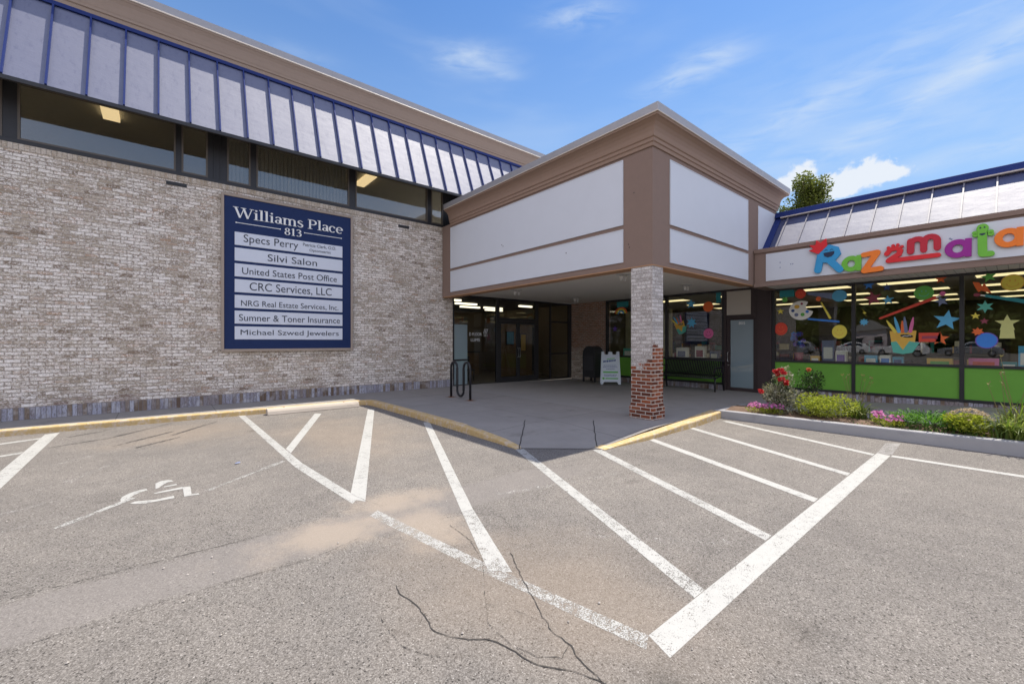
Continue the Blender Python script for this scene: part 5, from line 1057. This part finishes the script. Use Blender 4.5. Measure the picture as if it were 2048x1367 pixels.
# rose bush, two-part: pale variegated leaves below and red roses on top
def P3(x, y): return (x, y, bedz(x, y))
c = P3(9.30, 2.98); e = empty('rose_bush', c, 'pale leaved rose bush with red blooms beside the dark pilaster', 'shrub')
mb = bush(c, .34, .34, .52, 1500, .05, .032); top = bush((c[0]+.05, c[1]-.02, c[2]+.42), .15, .17, .42, 420, .05, .032); mb.add(top.v, top.f); mb.build('pale_foliage', M_lf_pale, e)
mb = bush((c[0]+.1, c[1], c[2]), .28, .28, .60, 700, .045, .028); mb.build('dark_foliage', M_lf_dk, e); twigs(c, .3, .3, .8, 16, .005).build('stems', M_bark, e)
mb = MB()
for q in ((.0, -.02, .80), (-.02, -.07, .77), (.02, .02, .75), (.0, -.10, .61), (-.04, -.12, .58), (.0, -.05, .64), (-.1, .27, .40), (.0, .05, .78)):
    for k in range(3): petals(mb, Vector((c[0]+q[0]-.12+random.uniform(-.02, .02), c[1]+q[1]+random.uniform(-.03, .03), c[2]+q[2]+random.uniform(-.03, .03))), .055, 6, 3)
mb.build('red_roses', M_redp, e)
c = P3(9.75, 2.60); e = empty('dark_shrub', c, 'dark green rose shrub with one orange bloom against the green panel', 'shrub')
bush((c[0], c[1], c[2]+.33), .26, .22, .50, 900, .045, .028).build('foliage', M_lf_dk, e); twigs(c, .2, .2, .8, 12, .005).build('stems', M_bark, e)
mb = MB(); [petals(mb, Vector((c[0]-.08, c[1]+.02, c[2]+.84+random.uniform(-.02, .02))), .05, 6, 3) for k in range(3)]; mb.build('orange_bloom', M_orp, e)
c = P3(9.22, 2.28); e = empty('lime_shrub', c, 'low rounded lime green shrub in the middle of the flower bed', 'shrub')
bush(c, .32, .44, .38, 3200, .042, .026, up=.5, lobes=10).build('foliage', M_lf_lime, e); twigs(c, .3, .36, .3, 14, .004).build('stems', M_bark, e)
def clump(c, n, L, w_, lab, name='daylily_clump', mat=None, stalks=0, spread=1.0, lean_=None):
    e = empty(name, c, lab, 'plant', 'strappy clumps in the flower bed'); mb = MB()
    for i in range(n):
        a = random.uniform(0, 2*PI); b = Vector((c[0]+random.gauss(0, .06), c[1]+random.gauss(0, .07), c[2])); l = L*random.uniform(.55, 1.1); out = random.uniform(.15, .75)*spread; d = Vector((math.cos(a), math.sin(a), 0)); s_ = Vector((-d.y, d.x, 0))*w_*random.uniform(.6, 1.1)/2
        pts = []; N = 7
        for k in range(N+1):
            t = k/N; pts.append(b+d*(l*out*t**1.4)+Vector((0, 0, l*(.95*t-(.25+out*.55)*t*t*1.1))))
        vs = []
        for k, q in enumerate(pts): f_ = math.sin(PI*min(.98, .25+.75*k/N))**.6 if k < N else .05; vs += [q-s_*f_, q+s_*f_]
        mb.add(vs, [(2*k, 2*k+1, 2*k+3, 2*k+2) for k in range(N)])
    mb.build('blades', mat or M_blade, e)
    if stalks:
        sm_ = MB(); hd = MB()
        for i in range(stalks):
            a = random.uniform(0, 2*PI); b = Vector(c); t = b+Vector((.14*math.cos(a), .22*math.sin(a), L*random.uniform(1.0, 1.35))); sm_.tube([b, b.lerp(t, .5)+Vector((.01, .01, 0)), t], .005, 5, .003)
            for k in range(4): leaf(hd, t+rv()*.02, (rv()+Vector((0, 0, .6))).normalized(), rv().normalized(), .045, .018)
        sm_.build('flower_stalks', M_stalk, e); hd.build('seed_heads', M_stalk, e)
    return e
clump(P3(9.55, 1.88), 130, .62, .020, 'strappy daylily clump in front of the first window post', stalks=7)
clump(P3(9.10, .08), 200, .62, .020, 'bright daylily clump at the right edge of the picture', stalks=3)
clump(P3(9.55, -.02), 170, .85, .022, 'tall daylily clump behind the bright one at the right edge', stalks=6)
def flowers(c, rx, ry, lab, n=60):
    e = empty('pink_flowers', c, lab, 'flowers', 'pink bedding flowers'); bush(c, rx, ry, .12, int(n*7), .04, .02, up=.8).build('foliage', M_lf_lime, e); mb = MB()
    for i in range(n):
        a = random.uniform(0, 2*PI); q = random.random()**.5; petals(mb, Vector((c[0]+rx*q*math.cos(a), c[1]+ry*q*math.sin(a), c[2]+random.uniform(.10, .20))), .026, 5, 1)
    mb.build('pink_petals', M_pinkp, e)
flowers(P3(9.02, 3.16), .16, .32, 'patch of pink flowers at the left end of the flower bed', 90); flowers(P3(9.22, 1.52), .13, .10, 'small pink flowers left of the lone clump before the juniper', 26); flowers(P3(9.05, 1.30), .12, .15, 'pink flowers next to the juniper', 34)
c = P3(9.35, .92); e = empty('juniper', c, 'low spreading feathery green juniper in the flower bed', 'shrub'); mb = MB()
for i in range(420):
    a = random.uniform(0, 2*PI); q = random.random()**.6; b = Vector((c[0]+.34*q*math.cos(a), c[1]+.42*q*math.sin(a), c[2]+.04+random.uniform(0, .16)*(1-q*.4))); d = Vector((math.cos(a), math.sin(a), random.uniform(.1, .9))).normalized(); l = random.uniform(.08, .17)
    for k in range(9):
        p = b+d*l*k/9; sd_ = (d+rv()*.9).normalized(); leaf(mb, p, sd_, Vector((0, 0, 1)), .045, .016)
mb.build('needles', M_jun, e); twigs(c, .3, .36, .12, 12, .004).build('stems', M_bark, e)
c = P3(9.13, .50); e = empty('sedum', c, 'rounded sedum with flat pinkish cream flower heads', 'plant')
bush(c, .22, .24, .26, 1300, .05, .03, up=.6, lobes=8).build('foliage', M_lf_lime, e); mb = MB()
for i in range(52):
    a = random.uniform(0, 2*PI); q = random.random()**.5; hx, hy = c[0]+.05+.22*q*math.cos(a), c[1]-.02+.24*q*math.sin(a); hz_ = c[2]+.37-.14*q*q
    for k in range(26): b = random.uniform(0, 2*PI); s_ = random.random()**.5*.038; leaf(mb, Vector((hx+s_*math.cos(b), hy+s_*math.sin(b), hz_+random.uniform(-.006, .008))), rv().normalized(), Vector((0, 0, 1)), .015, .011)
mb.build('flower_heads', M_sed, e); twigs(c, .2, .2, .34, 30, .004).build('stems', M_lf_mid, e)
# low ground cover between the plants
mb = MB()
for i in range(900):
    x = random.uniform(8.92, 9.5); y = random.choice([random.gauss(1.1, .3), random.gauss(.2, .5)]); p = Vector((x, y, zbed(x, y)+.005)); leaf(mb, p, (rv()+Vector((0, 0, .8))).normalized(), rv().normalized(), .035, .02)
tag(mb.build('ground_cover', M_lf_mid), kind='stuff')
mb = MB()
for i in range(1500):
    x = random.uniform(8.87, 9.95); y = random.uniform(-2, 3.85); p = Vector((x, y, zbed(x, y)+.006)); d = rv(); d.z *= .3; leaf(mb, p, d.normalized(), (rv()*.5+Vector((0, 0, 1))).normalized(), .035, .012)
tag(mb.build('bark_mulch', simple('mulch_chips', (.24, .155, .11), .95, var=.5, vscale=90)), kind='stuff')

# ------------------------------------------------------------------ trees
def tree(x, y, H, cr, lab, n=5000, mat=None, name='tree', group=None, base=.3, leafs=.22, seed=1, cone=.75):
    random.seed(seed); e = empty(name, (x, y, 0), lab, 'tree', group); tr = MB(); tr.tube([(x, y, 0), (x+.1, y, H*.3), (x-.1, y+.1, H*.6), (x, y, H*.92)], H*.022, 10, H*.004)
    cl = []
    for i in range(26):
        t = random.uniform(base, .96); a = i*2.4+random.uniform(-.3, .3); rr = cr*(1-max(0, (t-base)/(1-base))**1.5*cone)*random.uniform(.45, .95); q = Vector((x+rr*math.cos(a), y+rr*math.sin(a), H*t)); s0 = Vector((x, y, H*(t-.12))); tr.tube([s0, s0.lerp(q, .5)+Vector((0, 0, .2)), q], H*.006, 5, H*.0015)
        cl.append((q, cr*random.uniform(.26, .42))); cl.append((s0.lerp(q, .5)+Vector((0, 0, H*.03)), cr*.28))
    cl.append((Vector((x, y, H*.96)), cr*.25)); tr.build('trunk', M_bark, e, smooth=True); mb = MB()
    for i in range(n):
        o, s_ = random.choice(cl); v = rv().normalized()*(random.random()**.35); p = o+v*s_; leaf(mb, p, (v+rv()).normalized(), (rv()+Vector((0, 0, .6))).normalized(), leafs*random.uniform(.6, 1.2), leafs*.6)
    mb.build('crown', mat or M_tree, e); return e
t0 = tree(47, 13.2, 17.2, 3.1, 'leafy green tree rising behind the shop roof under the cumulus clouds', 20000, M_tree, base=.45, leafs=.25, seed=5, cone=.6)
far = tree(-66, -20, 15, 6.5, 'dense tree across the car park, mirrored in the shop windows', 4200, M_tree2, base=.12, leafs=1.0, seed=9, group='trees across the car park')
def copy_tree(o, loc, rz, sc):
    c_ = o.copy(); COL.objects.link(c_)
    M0 = Matrix.Translation(loc) @ Matrix.Rotation(rz, 4, 'Z') @ Matrix.Scale(sc, 4)
    c_.matrix_world = M0
    for ch in o.children: k = ch.copy(); COL.objects.link(k); k.parent = c_; k.matrix_parent_inverse = ch.matrix_parent_inverse.copy()
    return c_
for i, y in enumerate((-32, -14, -9, -3, 2, 7, 12, 19, 25, 30, 38, 49)): copy_tree(far, (-64-(i % 3)*6, y+random.uniform(-1, 1), 0), random.uniform(0, 6), random.uniform(1.15, 1.5))

# ------------------------------------------------------------------ cars and house across the lot (mirrored in the windows)
M_carw = simple('white_car_paint', (.75, .75, .76), .25, var=.02, coat=1); M_carg = simple('silver_car_paint', (.35, .36, .38), .25, var=.02, coat=1, metal=.4); M_card = simple('dark_car_paint', (.05, .06, .09), .2, var=.02, coat=1)
M_cglass = simple('car_glass', (.02, .025, .03), .08); M_tyre = simple('tyre_rubber', (.02, .02, .02), .8); M_rim = simple('alloy_rim', (.5, .5, .52), .3, metal=.8); M_hl = simple('headlight_lens', (.7, .7, .7), .15); M_tl = simple('tail_light_lens', (.4, .01, .01), .2)
def car(x, y, rz, mat, lab):
    e = empty('parked_car', (x, y, 0), lab, 'car', 'cars parked across the lot'); R = Matrix.Translation((x, y, 0)) @ Matrix.Rotation(rz, 4, 'Z')
    def tr(mb): mb.v = [tuple(R @ Vector(p)) for p in mb.v]; return mb
    low = [(-2.3, .30), (-2.32, .62), (-2.22, .95), (-1.5, 1.02), (.85, 1.0), (1.9, .88), (2.25, .72), (2.32, .50), (2.28, .28), (1.85, .25), (-1.85, .25)]
    cab = [(-2.1, .98), (-1.75, 1.46), (-1.2, 1.58), (.05, 1.56), (.95, 1.0)]
    tr(MB().prism(low, lambda a, b: (a, -.90, b), lambda a, b: (a, .90, b))).build('body', mat, e, .06)
    cb = tr(MB().prism(cab, lambda a, b: (a, -.86+.22*max(0, b-1)/.58, b), lambda a, b: (a, .86-.22*max(0, b-1)/.58, b))).build('cabin', mat, e, .04)
    tr(MB().prism([(-1.62, 1.06), (-1.5, 1.42), (-.05, 1.44), (.62, 1.06)], lambda a, b: (a, -.875+.22*(b-1)/.58, b), lambda a, b: (a, .875-.22*(b-1)/.58, b))).build('side_windows', M_cglass, cb)
    for wx in (-1.45, 1.45):
        for wy in (-.92, .78):
            w_ = tr(MB().lathe([(.30, 0), (.33, .03), (.33, .11), (.30, .14)], (wx, wy, .33), 24, 'y')).build('wheel', M_tyre, e, smooth=False); tr(MB().lathe([(.19, -.012), (.2, .152)], (wx, wy, .33), 16, 'y')).build('rim', M_rim, w_)
    for s in (-1, 1): tr(box(2.18, s*.62-.16, .62, 2.31, s*.62+.16, .74)).build('headlight', M_hl, e, .02); tr(box(-2.34, s*.66-.14, .70, -2.24, s*.66+.14, .90)).build('tail_light', M_tl, e, .02)
car(-38, 13.2, 1.5, M_carw, 'white car across the lot, mirrored beside the first window post'); car(-38.5, 8.6, 1.62, M_carw, 'white car across the lot, mirrored behind the crayon hand'); car(-38, 3.2, 1.55, M_carg, 'silver car across the lot, mirrored in the middle bay')
car(-39, -2.6, 1.5, M_card, 'dark car across the lot, mirrored at the right edge'); car(-37.5, 18.5, 1.57, M_carg, 'silver car across the lot, mirrored in the palette bay')
h = empty('clapboard_house', (-58, 14, 0), 'white clapboard house with grey gable roof across the lot, mirrored in the window', 'house')
M_clap = simple('white_clapboard', (.55, .48, .50), .7); hw = box(-60, 12.4, 0, -56, 16.4, 3.3).build('wall', M_clap, h)
MB().prism([(12.0, 3.3), (16.8, 3.3), (14.4, 5.0)], lambda a, b: (-60.4, a, b), lambda a, b: (-55.6, a, b)).build('roof', M_cap, h)
for y in (12.8, 14.9):
    for z in (1.2,): wn = box(-55.99, y, z, -55.9, y+1.0, z+1.2).build('window', M_clap, h); box(-55.898, y+.08, z+.08, -55.88, y+.92, z+1.12).build('pane', M_cglass, wn)
